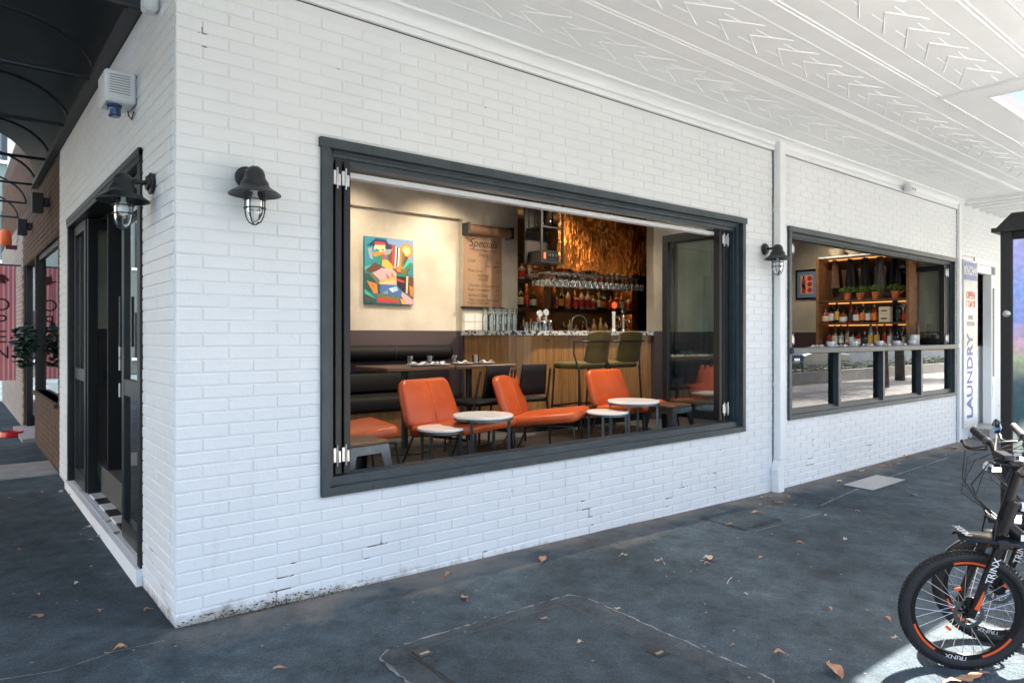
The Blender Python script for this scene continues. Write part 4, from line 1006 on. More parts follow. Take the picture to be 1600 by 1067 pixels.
for k in range(2):
    jt = place('jar', MB().lathe([(.04, 0), (.05, .01), (.05, .22), (.03, .27), (.03, .30), (0, .30)], 14).mesh('jar', MT['clear_glass'], 40)); jt.location = (4.46 + .13 * k, 2.44, 2.6205); tag(jt, ('clear jar left in the hung cabinet', 'clear jar right in the hung cabinet')[k], 'jar')

# ------------------------------------------------ things on the bar
cf = MB().lathe([(.036, 0), (.038, .01), (.038, .16), (.026, .21), (.024, .25), (.029, .262), (.027, .262), (.022, .24), (.035, .155), (.034, .012), (0, .012)], 14).mesh('carafe', MT['clear_glass'], 50)
for k in range(10):
    o = place('carafe', cf); o.location = (3.92 + .082 * (k % 5) + (.03 if k > 4 else 0), 2.78 - .09 * (k // 5), CT); tag(o, 'clear water carafe in the cluster at the end of the bar', 'carafe', 'carafes on the bar end')
tb = glass_mesh(.038, .10)
for k in range(9):
    o = place('tumbler', tb); o.location = (4.28 + .08 * (k % 4) + .04 * (k // 4 % 2), 2.48 - .085 * (k // 4), CT); tag(o, 'clear tumbler in the cluster beside the carafes on the bar', 'glass', 'tumblers on the bar')
def beer_tap(px, top, label, badge):
    p = onY(px, 515, 2.50); t = thing('beer_tap', label, 'tap', (p.x, 2.50, CT)); h = onY(px, top, 2.50).z - CT
    MB().lathe([(.035, 0), (.032, .02), (.022, .03), (.022, h * .55), (.028, h * .58), (.024, h * .62), (0, h * .62)], 14).build('column', MT['porcelain'] if badge == 'white' else MT['steel'], t, smooth=40)
    MB().tube([(0, -.02, h * .45), (0, -.09, h * .44), (0, -.10, h * .36)], .008, 8).build('spout', MT['steel'], t, smooth=50)
    MB(T(0, -.01, h * .82)).lathe([(0, -.012), (.04, -.010), (.045, 0), (.04, .010), (0, .012)], 18, M=RX(90)).build('badge', MT['beer_badge'] if badge != 'chrome' else MT['chrome'], t, smooth=50)
    MB().tube([(0, 0, h * .6), (0, 0, h * .78)], .010, 8).build('handle', MT['black_metal'], t, smooth=50)
beer_tap(959, 468, 'white beer tap with a round red badge on the bar', 'white'); beer_tap(974, 478, 'steel beer tap with a round badge right of the white tap', 'chrome')
beer_tap(852, 482, 'chrome beer tap near the carafes on the bar', 'chrome'); beer_tap(842, 484, 'chrome beer tap left of its twin near the carafes', 'chrome')
fp = onY(905, 515, 2.62); fa = thing('bar_faucet', 'black gooseneck faucet behind the bar counter', 'faucet', (fp.x, 2.62, CT))
MB().tube([(.13 * math.cos(math.pi * k / 14), 0, .10 + .10 * math.sin(math.pi * k / 14)) for k in range(15)][::-1] + [(.13, 0, .05)], .009, 8).build('spout', MT['gunmetal'], fa, smooth=50)
MB().tube([(-.13, 0, 0), (-.13, 0, .10)], .012, 8).build('stem', MT['gunmetal'], fa, smooth=50)
for i in range(5):
    for j in range(2):
        MB().box(3.86 + i * .155, 4.01 + i * .155, 3.108, 3.1145, 1.44 + j * .10, 1.535 + j * .10, c=.002).build('splashback_tile', MT['tile_white'], bar).matrix_parent_inverse = T(4.9, 2.4, FZ).inverted()
dm = thing('dome_camera', 'white dome security camera on the ceiling inside the large window', 'camera', (*onY(763, 300, 2.2)[:2], 3.02))
MB().lathe([(.05, 0), (.05, -.03), (.04, -.045), (0, -.046)], 16).build('base', MT['white_plastic'], dm, smooth=40); MB().lathe([(.032, -.046), (.03, -.07), (.018, -.088), (0, -.092)], 16).build('lens_ball', MT['white_plastic'], dm, smooth=60)

# ================================================================== SERVERY (second window)
pr = thing('framed_print', 'black framed print of a red bottle and tomato slices', 'picture', (9.755, 2.0, 2.19))
ya, yb = onX(1278, 440, 9.75).y - 2.0, onX(1247, 440, 9.75).y - 2.0 + .03
for a in ((ya, ya + .02, -.235, .235), (yb - .02, yb, -.235, .235), (ya + .02, yb - .02, -.235, -.21), (ya + .02, yb - .02, .21, .235)): MB().box(-.025, 0, *a).build('frame', MT['black_frame'], pr)
MB().box(-.012, -.001, ya + .02, yb - .02, -.21, .21).build('mount', MT['paint_sky'], pr)
yc = (ya + yb) / 2
m = MB(); m.prism([(yc - .10, -.15), (yc + .10, -.15), (yc + .10, .15), (yc - .10, .15)], -.0135, -.0121, 'x'); m.build('print_ground', MT['paint_peach'], pr)
m = MB(); m.prism([(yc + .02, -.14), (yc + .08, -.14), (yc + .08, .05), (yc + .065, .09), (yc + .035, .09), (yc + .02, .05)], -.0149, -.0136, 'x'); m.build('print_bottle', MT['paint_red'], pr)
m = MB(); m.prism([(yc + .02, -.02), (yc + .08, .03), (yc + .08, -.04), (yc + .02, -.09)], -.0156, -.0150, 'x'); m.prism([(yc + .036, .09), (yc + .064, .09), (yc + .06, .14), (yc + .04, .14)], -.0149, -.0136, 'x'); m.build('print_label', MT['paint_black'], pr)
for k in (-1, 0, 1): MB(T(-.0137, yc - .05, k * .092) @ RY(-90)).lathe([(.04, 0), (.04, .0012), (0, .0012)], 16).build('print_slice', MT['paint_red'], pr)

su = thing('herb_shelves', 'timber shelving with potted herbs and bottles on the servery side wall', 'shelves', (9.6, 1.1, FZ))
def sp_(mb, name, mat):
    o = mb.build(name, mat, su); o.matrix_parent_inverse = T(9.6, 1.1, FZ).inverted(); return o
Y0, Y1 = .42, 1.66
sp_(MB().box(9.42, 9.755, Y1, Y1 + .04, FZ, 2.56), 'side_panel', MT['shelf_wood']); sp_(MB().box(9.42, 9.755, Y0 - .04, Y0, FZ, 2.56), 'side_panel', MT['shelf_wood'])
sp_(MB().box(9.735, 9.754, Y0, Y1, FZ, 2.56), 'back_panel', MT['dark_timber'])
KS = (1.565, 1.90, 2.562)
for z in KS: sp_(MB().box(9.41, 9.734, Y0, Y1, z - .025, z), 'shelf', MT['walnut'] if z < 2 else MT['white_trim'])
sp_(MB().box(9.38, 9.734, Y0, Y1, 1.18, 1.225), 'bench', MT['dull_steel'])
for z in KS: sp_(MB().box(9.70, 9.73, Y0 + .02, Y1 - .02, z - .040, z - .026), 'strip_light', MT['led_warm'])
for i, (px, who) in enumerate(((1324, 'leftmost'), (1344, 'second from left'), (1368, 'third from left'), (1399, 'rightmost'))):
    p = onX(px, 462, 9.52); t = thing('potted_herb', 'green herb in an orange terracotta pot, %s on the upper shelf' % who, 'plant', (9.52, p.y, KS[1] + .001), group='herbs in terracotta pots')
    MB().lathe([(.038, 0), (.052, .085), (.056, .086), (.056, .105), (.050, .105), (.047, .09), (0, .09)], 14).build('pot', MT['terracotta'], t, smooth=40)
    m = MB()
    for k in range(150):
        a = R_.uniform(0, 6.28); rr = R_.random() ** .5 * .12; h = .10 + R_.random() * .11 * (1 - rr * 4) + .02; s = R_.uniform(.010, .022)
        Mx = T(rr * math.cos(a), rr * math.sin(a), h) @ RZ(R_.uniform(0, 360)) @ RX(R_.uniform(-60, 60)); m.add([(-s, 0, 0), (0, -s * .5, 0), (s, 0, .003), (0, s * .5, 0)], [(0, 1, 2, 3)], Mx)
    m.build('foliage', MT['herb'], t)
for row, z in enumerate((1.2255, KS[0] + .0005)):
    where = ('on the steel bench under the herb shelves', 'on the shelf below the potted herbs')[row]; y = Y0 + .06
    while y < Y1 - .04:
        if not (row == 1 and .60 < y < .86): bottle(9.55 + R_.uniform(-.03, .03), y, z, where, 'bottles ' + where)
        y += R_.uniform(.075, .10)
for k in range(2):
    t = thing('tin_box', ('lower', 'upper')[k] + ' cream tin box with a dark moustache mark, stacked on the herb shelves', 'box', (9.52, .73, KS[0] + .001 + .111 * k)); MB().box(-.055, .055, -.075, .075, 0, .11, c=.004).build('tin', MT['label_cream'], t)
    MB().box(-.0568, -.0553, -.04, .04, .045, .062).build('mark', MT['ink'], t)
for k in range(5):   # aprons and bags hanging under the top shelf
    t = thing('hanging_apron', ('brown', 'black', 'black', 'grey', 'black')[k] + ' cloth hanging under the top servery shelf, %s from the print' % ('first', 'second', 'third', 'fourth', 'fifth')[k], 'apron', (9.60, 1.50 - .22 * k, 2.10))
    MB().grid(lambda u, v: (.03 * math.sin(u * 7 + k), (u - .5) * .16 * (1 - .5 * v), .42 * v), 8, 6).build('cloth', MT[('walnut', 'black_leather', 'black_leather', 'dark_grey', 'black_leather')[k]], t, smooth=60)
    MB().tube([(0, 0, .42), (0, 0, .435)], .012, 6).build('hook', MT['steel'], t)
for k in range(2):
    o = place('bowl', MB().lathe([(.06, 0), (.10, .05), (.12, .11), (.115, .11), (.09, .05), (0, .02)], 18).mesh('bowl', MT['label_cream'], 50)); o.location = (9.55, 1.45 - .27 * k, KS[2] + .001); tag(o, ('cream bowl on top of the servery shelving nearer the print', 'cream bowl on top of the servery shelving farther from the print')[k], 'bowl')
cm_ = MB().lathe([(.028, 0), (.042, .03), (.044, .075), (.040, .075), (.036, .03), (0, .008)], 14); cm_.tube([(.042, 0, .06), (.062, 0, .055), (.066, 0, .035), (.044, 0, .022)], .005, 6); cme_ = cm_.mesh('cup', MT['porcelain'], 50)
for i, (px, who) in enumerate(((1290, 'leftmost'), (1326, 'second'), (1367, 'third'), (1394, 'fourth'), (1418, 'rightmost'))):
    p = onY(px, 541, .16)
    t = thing('saucer_setting', 'white plate with napkin on the servery shelf, %s of five' % who, 'plate', (p.x - .14, .18, 1.2355), group='settings on the servery shelf'); place('dish', pl, t); place('napkin', nk, t)
    c = place('cup', cme_); c.location = (p.x + .03, .12, 1.2355); c.rotation_euler = (0, 0, rad(-40)); tag(c, 'white cup on the servery shelf, %s of five' % who, 'cup', 'cups on the servery shelf')
p = onY(1434, 540, .3); pmill = place('pepper_mill', MB().lathe([(.03, 0), (.032, .02), (.022, .06), (.03, .11), (.02, .16), (.026, .19), (.03, .22), (.018, .25), (.026, .28), (.02, .305), (0, .31)], 14).mesh('pepper_mill', MT['walnut'], 60)); pmill.location = (min(p.x, 9.5), .3, 1.2355); tag(pmill, 'tall turned timber pepper mill on the servery shelf', 'pepper mill')
t = thing('steel_canister', 'brushed steel canister at the right end of the servery shelf', 'canister', (9.30, .30, 1.2355)); MB().lathe([(.09, 0), (.09, .15), (.095, .155), (.085, .155), (.085, .02), (0, .02)], 20).build('body', MT['dull_steel'], t, smooth=40)
# ================================================================== LANTERNS
def lantern(loc, rz, label):
    """local -y points away from the wall; origin at the centre of the wall plate"""
    t = thing('wall_lantern', label, 'lantern', loc, rz, 'caged wall lanterns')
    MB(RX(90)).lathe([(.052, 0), (.055, .006), (.055, .016), (.040, .022), (.036, .032), (.012, .034), (0, .034)], 22).build('wall_plate', MT['lantern_metal'], t, smooth=35)
    P = .135
    MB().tube([(0, -.03, 0), (0, -P + .02, 0), (0, -P, -.012)], .012, 10).build('arm', MT['lantern_metal'], t, smooth=50)
    sh = [(0, .038), (.020, .036), (.038, .022), (.047, .0), (.049, -.018), (.056, -.030), (.064, -.040), (.066, -.056), (.080, -.070), (.105, -.084), (.121, -.096), (.122, -.101), (.104, -.092), (.076, -.080), (.058, -.072), (0, -.070)]
    MB().lathe(sh, 28, (0, -P, -.005)).build('shade', MT['lantern_metal'], t, smooth=35)
    MB().lathe([(.040, -.085), (.042, -.10), (.042, -.175), (.038, -.20), (.026, -.225), (.010, -.236), (0, -.238)], 20, (0, -P, 0)).build('glass_jar', MT['clear_glass'], t, smooth=60)
    MB().lathe([(.012, -.085), (.012, -.105), (.022, -.125), (.026, -.15), (.020, -.172), (0, -.182)], 14, (0, -P, 0)).build('bulb', MT['porcelain'], t, smooth=60)
    cg = MB().lathe([(.052, -.078), (.052, -.092), (.046, -.092), (.046, -.078)], 20, (0, -P, 0)).build('cage_collar', MT['lantern_metal'], t, smooth=40)
    for z in (-.130, -.170): MB().tube([(.050 * math.cos(k * math.pi / 12), -P + .050 * math.sin(k * math.pi / 12), z) for k in range(24)], .0030, 6, closed=True).build('cage_ring', MT['lantern_metal'], t, smooth=60)
    for k in range(4):
        a = rad(45 + 90 * k); MB().tube([(r * math.cos(a), -P + r * math.sin(a), z) for r, z in ((.050, -.09), (.050, -.18), (.044, -.212), (.030, -.236), (.008, -.248), (0, -.248))], .0034, 6).build('cage_bar', MT['lantern_metal'], t, smooth=60)
lantern((.325, -.003, 2.155), 0, 'black caged lantern on the front wall left of the large window')
lantern((5.085, -.003, 2.18), 0, 'black caged lantern beside the downpipe between the windows')
lantern((-.003, .43, 2.155), -90, 'black caged lantern on the side wall near the entrance doors')

# ================================================================== ALARM SIREN, CAMERAS
si = thing('alarm_siren', 'white louvred alarm siren box with blue strobe on the side wall', 'alarm', (0, .93, 2.665))
MB().box(-.160, -.003, -.10, .12, 0, .175, c=.012).build('housing', MT['white_plastic'], si, smooth=30)
for k in range(8): MB().box(-.135, -.035, -.1035, -.1005, .045 + k * .014, .050 + k * .014).build('louvre', MT['sign_grey'], si)
MB().lathe([(.040, 0), (.040, -.012), (.034, -.014), (.033, -.058), (.028, -.064), (0, -.064)], 20, (-.10, -.02, -.001)).build('strobe', MT['blue_lens'], si, smooth=40)
MB().tube([(-.02, .05, 0), (-.02, .03, -.03), (-.004, .03, -.05), (-.004, -.03, -.02)], .004, 6).build('cable', MT['dark_grey'], si, smooth=60)
c = onY(1416, 293, -.05); sc2 = thing('security_camera', 'small white twin-lens camera under the cornice above the counter window', 'camera', (c.x, -.022, c.z - .03))
MB().box(-.03, .03, -.03, 0, -.025, .025, c=.006).build('mount', MT['white_plastic'], sc2); MB(T(0, -.075, 0)).box(-.075, .075, -.05, .045, -.04, .04, c=.018).build('housing', MT['white_plastic'], sc2, smooth=40)
for s in (-1, 1): MB(T(-.03 + .03 * s, -.126, -.012) @ RX(90)).lathe([(.011, 0), (.011, .004), (0, .004)], 10).build('lens', MT['black_frame'], sc2)
t = thing('motion_sensor', 'small white sensor high on the side wall by the corner', 'sensor', (-.002, .33, 3.02)); MB().box(-.07, 0, -.05, .05, -.03, .05, c=.015).build('housing', MT['white_plastic'], t, smooth=40)

# ================================================================== ACCESS COVERS IN THE PAVEMENT
def quad_on(x0, x1, y0, y1, lift, thick):
    m = MB(); P = [(x0, y0), (x1, y0), (x1, y1), (x0, y1)]
    V = [(x, y, gz(x, y) + lift - thick) for x, y in P] + [(x, y, gz(x, y) + lift) for x, y in P]
    return m.add(V, [(3, 2, 1, 0), (4, 5, 6, 7), (0, 1, 5, 4), (1, 2, 6, 5), (2, 3, 7, 6), (3, 0, 4, 7)])
def rag(x0, x1, y0, y1, amp, lift, mat, parent, name, step=.06, hole=None):
    P = []
    def edge(a, b):
        n = max(2, int((Vector(b) - Vector(a)).length / step))
        for k in range(n):
            f = k / n; P.append((a[0] + (b[0] - a[0]) * f + R_.uniform(-amp, amp), a[1] + (b[1] - a[1]) * f + R_.uniform(-amp, amp)))
    r = .05
    for a, b in (((x0 + r, y0), (x1 - r, y0)), ((x1, y0 + r), (x1, y1 - r)), ((x1 - r, y1), (x0 + r, y1)), ((x0, y1 - r), (x0, y0 + r))): edge(a, b)
    return MB().add([(x, y, gz(x, y) + lift) for x, y in P], [tuple(range(len(P)))]).build(name, MT[mat], parent)
hx0, hx1, hy0, hy1 = .76, 1.69, -1.85, -.86
hc = thing('access_cover', 'large asphalt filled access cover with a ragged patched border in the pavement', 'cover', (0, 0, 0))
rag(hx0 - .140, hx1 + .180, hy0 - .16, hy1 + .098, .009, .0035, 'asphalt_edge', hc, 'border_rim', .03)
rag(hx0 - .13, hx1 + .168, hy0 - .15, hy1 + .088, .008, .0060, 'asphalt_patch', hc, 'border', .03)
quad_on(hx0 - .012, hx1 + .012, hy0 - .012, hy1 + .012, .0085, .004).build('frame', MT['black_metal'], hc)
quad_on(hx0, hx1, hy0, hy1, .012, .006).build('lid', MT['asphalt_lid'], hc)
for x, y in ((hx0 + .004, hy1 - .08), (hx1 - .075, hy0 + .30)):
    quad_on(x, x + .07, y, y + .075, .0145, .004).build('lifting_slot', MT['black_metal'], hc)
    quad_on(x + .012, x + .058, y + .02, y + .035, .0165, .004).build('lifting_bar', MT['dull_steel'], hc)
c2 = thing('access_cover', 'dark steel access cover in the pavement below the downpipe', 'cover', (0, 0, 0))
quad_on(3.80, 4.32, -.60, -.20, .005, .004).build('frame', MT['asphalt_patch'], c2); quad_on(3.815, 4.305, -.585, -.215, .009, .004).build('lid', MT['asphalt_lid'], c2)
c3 = thing('access_cover', 'pale concrete access cover in the pavement under the counter window', 'cover', (0, 0, 0))
quad_on(6.03, 6.82, -.59, -.27, .005, .004).build('frame', MT['asphalt_patch'], c3); quad_on(6.05, 6.80, -.57, -.29, .009, .004).build('lid', MT['pale_concrete'], c3)

def seam(pts, wd, name):
    P = []
    for (a, b) in zip(pts[:-1], pts[1:]):
        n = 14
        for k in range(n): P.append(Vector(onG(a[0] + (b[0] - a[0]) * k / n, a[1] + (b[1] - a[1]) * k / n)))
    V = []; F = []
    for k, p in enumerate(P):
        d = (P[min(k + 1, len(P) - 1)] - P[max(k - 1, 0)]); d.z = 0; d.normalize(); q = Vector((-d.y, d.x, 0)) * wd * R_.uniform(.3, 1.2)
        for s_ in (-1, 1): V.append((p.x + q.x * s_, p.y + q.y * s_, gz(p.x + q.x * s_, p.y + q.y * s_) + .003))
    F = [(2 * k, 2 * k + 2, 2 * k + 3, 2 * k + 1) for k in range(len(P) - 1)]
    o = MB().add(V, F).build(name, MT['asphalt_edge']); o['kind'] = 'structure'
seam([(1282, 790), (1330, 768), (1400, 742), (1490, 712)], .010, 'pavement_seam'); seam([(0, 1062), (90, 1048), (180, 1018), (262, 1000)], .004, 'pavement_seam'); seam([(1180, 830), (1290, 800)], .004, 'pavement_seam')
# ================================================================== FALLEN LEAVES
def leaf_mesh(seed, l, w_, mat):
    r = random.Random(seed); V = []; n = 7
    for i in range(n + 1):
        u = i / n; hw = w_ * math.sin(math.pi * min(max(u, .03), .97)) ** .8 * (1 + r.uniform(-.25, .25)); z = .006 + .012 * math.sin(u * 3 + seed) ** 2
        V += [((u - .5) * l, -hw, z + r.uniform(0, .012)), ((u - .5) * l, 0, z), ((u - .5) * l, hw, z + r.uniform(0, .012))]
    F = []
    for i in range(n): F += [(i * 3, i * 3 + 3, i * 3 + 4, i * 3 + 1), (i * 3 + 1, i * 3 + 4, i * 3 + 5, i * 3 + 2)]
    m = MB(); m.add(V, F); m.tube([(-.5 * l, 0, .007), (-.72 * l, .01, .004)], .0015, 4); return m.mesh('fallen_leaf', MT[mat], 60)
LM = [leaf_mesh(k, l, w_, mt) for k, (l, w_, mt) in enumerate(((.07, .016, 'leaf_dry'), (.055, .014, 'leaf_dry'), (.04, .014, 'leaf_pale'), (.035, .01, 'leaf_dry'), (.028, .008, 'leaf_pale')))]
spots = [(436, 1046, 0), (848, 876, 0), (1189, 872, 0), (726, 936, 1), (671, 878, 3), (700, 903, 3), (850, 972, 1), (965, 957, 2), (1106, 876, 2), (1183, 803, 0), (1139, 821, 1), (1312, 755, 2), (1304, 1052, 0), (1145, 1010, 3), (1300, 780, 3), (1205, 836, 3), (1340, 800, 3), (1275, 745, 1), (1420, 708, 1), (1386, 720, 1), (1430, 775, 2), (1418, 775, 1), (1105, 883, 3), (1166, 930, 4), (1298, 953, 3), (1388, 969, 3), (1218, 1024, 3), (1398, 1000, 4), (60, 965, 1), (60, 930, 3), (140, 825, 2), (128, 838, 3), (116, 800, 3), (30, 860, 3), (185, 1020, 3), (230, 955, 3), (95, 770, 2), (108, 775, 3), (66, 770, 3), (15, 780, 3), (1470, 690, 0), (1460, 700, 1), (1446, 702, 1), (1492, 702, 2), (1540, 705, 1), (1478, 712, 3), (1405, 720, 2), (1370, 728, 3), (1242, 790, 1), (1258, 786, 3), (1290, 806, 2), (1320, 845, 4), (1250, 850, 3), (925, 850, 3), (975, 870, 4), (1030, 880, 4), (905, 1010, 4), (1450, 1030, 3), (1210, 771, 1), (1232, 778, 3)] + [(1195 + R_.uniform(-25, 30), 776 + R_.uniform(-4, 14), R_.choice((1, 2, 3, 4))) for _ in range(9)] + [(lambda u: (1300 + 190 * u + R_.uniform(-8, 8), 744 - 48 * u + R_.uniform(0, 9), R_.choice((0, 1, 2, 3))))(R_.random()) for _ in range(22)] + [(R_.uniform(100, 250), R_.uniform(790, 960), R_.choice((2, 3, 4))) for _ in range(12)]
used = set()
for px, py, k in spots:
    g = onG(px, py)
    if g.y > -.03 and g.x > -.03: continue
    o = place('fallen_leaf', LM[k]); o.location = g + Vector((0, 0, .004 if not (hx0 - .2 < g.x < hx1 + .2 and hy0 - .2 < g.y < hy1 + .15) else .016)); o.rotation_euler = (0, 0, R_.uniform(0, 6.28)); f_ = R_.choice((.7, .9, 1.1, 1.3, 1.5, 2.0)); o.scale = (f_, f_, f_ * .6)
    tag(o, 'small dry brown leaf lying on the asphalt pavement', 'leaf', 'fallen leaves on the pavement')
t = MB().add(*(lambda n=14: ([(.28 * (i / n - .5), .022 * math.sin(math.pi * min(max(i / n, .05), .9)) * s * (1 + .3 * math.sin(i * 2.1)), .004 + .006 * math.sin(i * .7)) for i in range(n + 1) for s in (-1, 1)], [(2 * i, 2 * i + 2, 2 * i + 3, 2 * i + 1) for i in range(n)]))()).build('bark_strip', MT['leaf_dry']); t.location = onG(1510, 1060) + Vector((0, 0, .004)); t.rotation_euler = (0, 0, rad(-20)); tag(t, 'curled strip of tan bark on the pavement under the front bicycle wheel', 'bark')
tw = MB().tube([(-.06, 0, .004), (0, .003, .006), (.055, 0, .004)], .0025, 5).build('twig', MT['leaf_pale']); tw.location = onG(1140, 907); tw.rotation_euler = (0, 0, rad(20)); tag(tw, 'thin pale twig lying on the asphalt', 'twig')
# weeds at the corner footing
m = MB()
for k in range(520):
    x = R_.gauss(.45, .28); y = -abs(R_.gauss(0, .012)) - .004
    if x < 0 or x > 1.1: continue
    s = R_.uniform(.004, .011); M_ = T(x, y, gz(x, y) + R_.random() ** 2 * .05) @ RZ(R_.uniform(0, 360)) @ RX(R_.uniform(20, 90)); m.add([(-s, 0, 0), (0, -s * .4, 0), (s, 0, 0), (0, s * .4, 0)], [(0, 1, 2, 3)], M_)
tag(m.build('weeds', MT['olive_velvet']), 'tiny dark weeds along the footing near the corner', 'weeds', kind='stuff')

# ================================================================== LAUNDRY SHOP AT THE RIGHT
ls = thing('laundry_shop', 'pale brick laundry front beyond the counter window', 'building', (11, 0, 0))
def lp(mb, name, mat, smooth=None):
    o = mb.build(name, mat, ls, smooth); o.matrix_parent_inverse = T(11, 0, 0).inverted(); return o
lw = lp(MB().box(10.12, 15, .006, .15, 2.52, 3.3).box(11.66, 15, .006, .15, -.3, 2.52).box(10.12, 10.70, .02, .15, -.3, 2.52), 'front_wall', MT['joint_paint'])
for c in brick_cells(3.0, [(.58, 1.54, -1, 2.52)], True):
    if c[2] < 2.0 and c[0] < .6: continue
    l = c[1] - c[0] - JT; h = c[3] - c[2] - JT
    if c[0] < 2.2 and c[2] > 1.5:
        o = place('brick', brick_mesh(l, h, MT['brick_paint'], 'w'), lw); o.matrix_parent_inverse = T(11, 0, 0).inverted(); o.matrix_parent_inverse = Matrix(); o.location = (10.12 + (c[0] + c[1]) / 2 - 11, .0, (c[2] + c[3]) / 2)
        lw_off = True
lw.matrix_parent_inverse = Matrix(); lw.location = (-11, 0, 0)
for o in lw.children: o.location.x += 11
lu = lp(MB().box(10.12, 24, .16, 9, 3.32, 8.5), 'upper_storey', MT['blue_render'])
for k in range(14): lp(MB(T(11.2 + k * .8, .159, 4.95) @ RX(90)).lathe([(.14, 0), (.14, .06), (.06, .09), (0, .09)], 10), 'wall_bolt', MT['dark_grey'])
lp(MB().box(10.03, 10.115, -.035, .10, -.3, 3.2), 'pilaster', MT['white_trim'])
lp(MB().box(10.72, 10.79, -.01, .10, .04, 2.42), 'door_frame', MT['white_trim']); lp(MB().box(11.44, 11.62, -.01, .10, .04, 2.30), 'door_frame', MT['white_trim']); lp(MB().box(10.72, 11.64, -.012, .10, 2.425, 2.515), 'door_head', MT['white_trim'])
lp(MB().box(10.79, 11.44, -.008, .08, 2.302, 2.42), 'transom', MT['white_trim'])
lp(MB().box(11.50, 11.56, -.016, -.011, .45, 2.1), 'frame_slot', MT['pane'])
lp(MB().box(10.70, 11.66, -.20, .6, -.2, .035), 'step', MT['concrete'])
lp(MB().box(10.80, 14, 2.2, 2.3, .0, 3.0).box(14.0, 14.1, .15, 2.3, 0, 3).box(10.62, 10.70, .16, 2.3, 0, 3), 'inner_wall', MT['facade_pale'])
lp(MB().box(10.8, 12.8, .16, .55, .036, 1.22, c=.01), 'counter', MT['white_trim']); lp(MB().box(10.70, 14, .16, 2.3, 2.95, 3.05), 'inner_ceiling', MT['ceiling_paint']); lp(MB().box(10.70, 14, .16, 2.3, -.05, .03), 'inner_floor', MT['concrete'])
lp(MB().tube([(10.75, .9, 2.25), (13.5, .9, 2.25)], .014, 8), 'clothes_rail', MT['steel'])
for k in range(9):
    x = 10.98 + .115 * k; cc = ('plum_paint', 'pane', 'napkin', 'walnut', 'napkin', 'paint_pink', 'napkin', 'dark_grey', 'paint_sky')[k]
    if cc == 'pane': cc = 'napkin'
    t = thing('hanging_garment', ('plum', 'white', 'white', 'brown', 'white', 'pink', 'white', 'charcoal', 'blue')[k] + ' garment on the laundry rail, %s from the sign' % ('first', 'second', 'third', 'fourth', 'fifth', 'sixth', 'seventh', 'eighth', 'ninth')[k], 'garment', (x, .9, 2.24), 12 * (k % 3 - 1))
    MB().grid(lambda u, v: (.022 * math.sin(u * 14 + k) * (1 - v * .5), (u - .5) * (.44 - .30 * max(0, v - .8) * 5 * .6), -.06 - (1 - v) * (.85 + .06 * (k % 3))), 16, 12).build('cloth', MT[cc], t, smooth=70)
    MB().tube([(0, -.16, -.08), (0, 0, -.02), (0, .16, -.08)], .004, 5).build('hanger', MT['steel'], t)
sg = thing('laundry_sign', 'white vertical signboard with blue LAUNDRY lettering beside the shop door', 'sign', (10.42, -.04, .08))
MB().box(-.265, .275, -.012, .04, 0, 2.36, c=.003).build('board', MT['sign_white'], sg)
def sgt(txt, size, x, z, mat, rot=0, sx=1.0, par=None, y=-.0135, bold=.006):
    o = place('lettering', text_mesh(txt, size, MT[mat], .0008, 0, 'CENTER', sx, bold=bold), par or sg); o.location = (x, y, z); o.rotation_euler = (rad(90), rad(-rot), 0); return o
hb = MB().box(-.255, .235, -.016, -.0125, 2.08, 2.335).build('header_panel', MT['sign_blue'], sg); sgt('KNOWS', .17, -.01, 2.205, 'sign_white', sx=.85, par=hb, y=-.0172)
sgt('OPEN', .15, -.01, 1.86, 'sign_red', sx=.9); sgt('7 DAYS', .13, -.01, 1.74, 'sign_red', sx=.9)
for z, s_, tx in ((1.55, .09, 'WASH'), (1.46, .08, 'DRY FOLD')): sgt(tx, s_, -.01, z, 'sign_grey', sx=.85)
sgt('LAUNDRY', .31, -.03, .72, 'sign_blue', rot=90, sx=.84, bold=.010)
# battened soffit beyond the cross beam
bs2 = thing('laundry_awning', 'white battened awning soffit over the laundry front', 'awning', (12.5, -1.5, 3.26))
def bpz(mb, name, mat):
    o = mb.build(name, mat, bs2); o.matrix_parent_inverse = T(12.5, -1.5, 3.26).inverted(); return o
bpz(MB().box(10.32, 16, -3.4, .0, 3.27, 3.33), 'deck', MT['white_trim'])
for k in range(16): bpz(MB().box(10.36 + k * .30, 10.44 + k * .30, -3.4, -.002, 3.215, 3.269), 'batten', MT['white_trim'])

# ================================================================== ADVERTISING KIOSK
ks = thing('advertising_kiosk', 'black advertising kiosk with a backlit sky and trees poster behind the bicycles', 'kiosk', (5.83, -2.35, gz(5.83, -2.3)))
kz = -gz(5.83, -2.3)
KH = 2.25 + kz
for y in (.60, -.70): MB().box(0, .16, y, y + .085, 0, KH, c=.008).build('post', MT['black_metal'], ks)
MB().box(.0, .16, -.614, .599, .42, .56).build('lower_rail', MT['bike_black'], ks)
MB().box(.0, .16, -.614, .599, KH - .10, KH - .001).build('upper_rail', MT['bike_black'], ks)
cpm = MB(); cpm.prism([(.705, KH), (-.72, KH), (-.68, KH + .11), (.60, KH + .11)], -.03, .19, 'x'); cpm.build('cap', MT['black_metal'], ks)
MB().box(-.045, .205, -.75, .735, KH - .035, KH - .001).build('cap_drip', MT['black_metal'], ks)
pst = bpy.data.materials.new('poster'); pst.use_nodes = True; t_ = pst.node_tree; L_ = t_.links; b_ = t_.nodes['Principled BSDF']; b_.inputs['Roughness'].default_value = .15; b_.inputs['Coat Weight'].default_value = .5
tc = node(t_, 'ShaderNodeTexCoord'); sx_ = node(t_, 'ShaderNodeSeparateXYZ'); L_.new(tc.outputs['Object'], sx_.inputs[0])
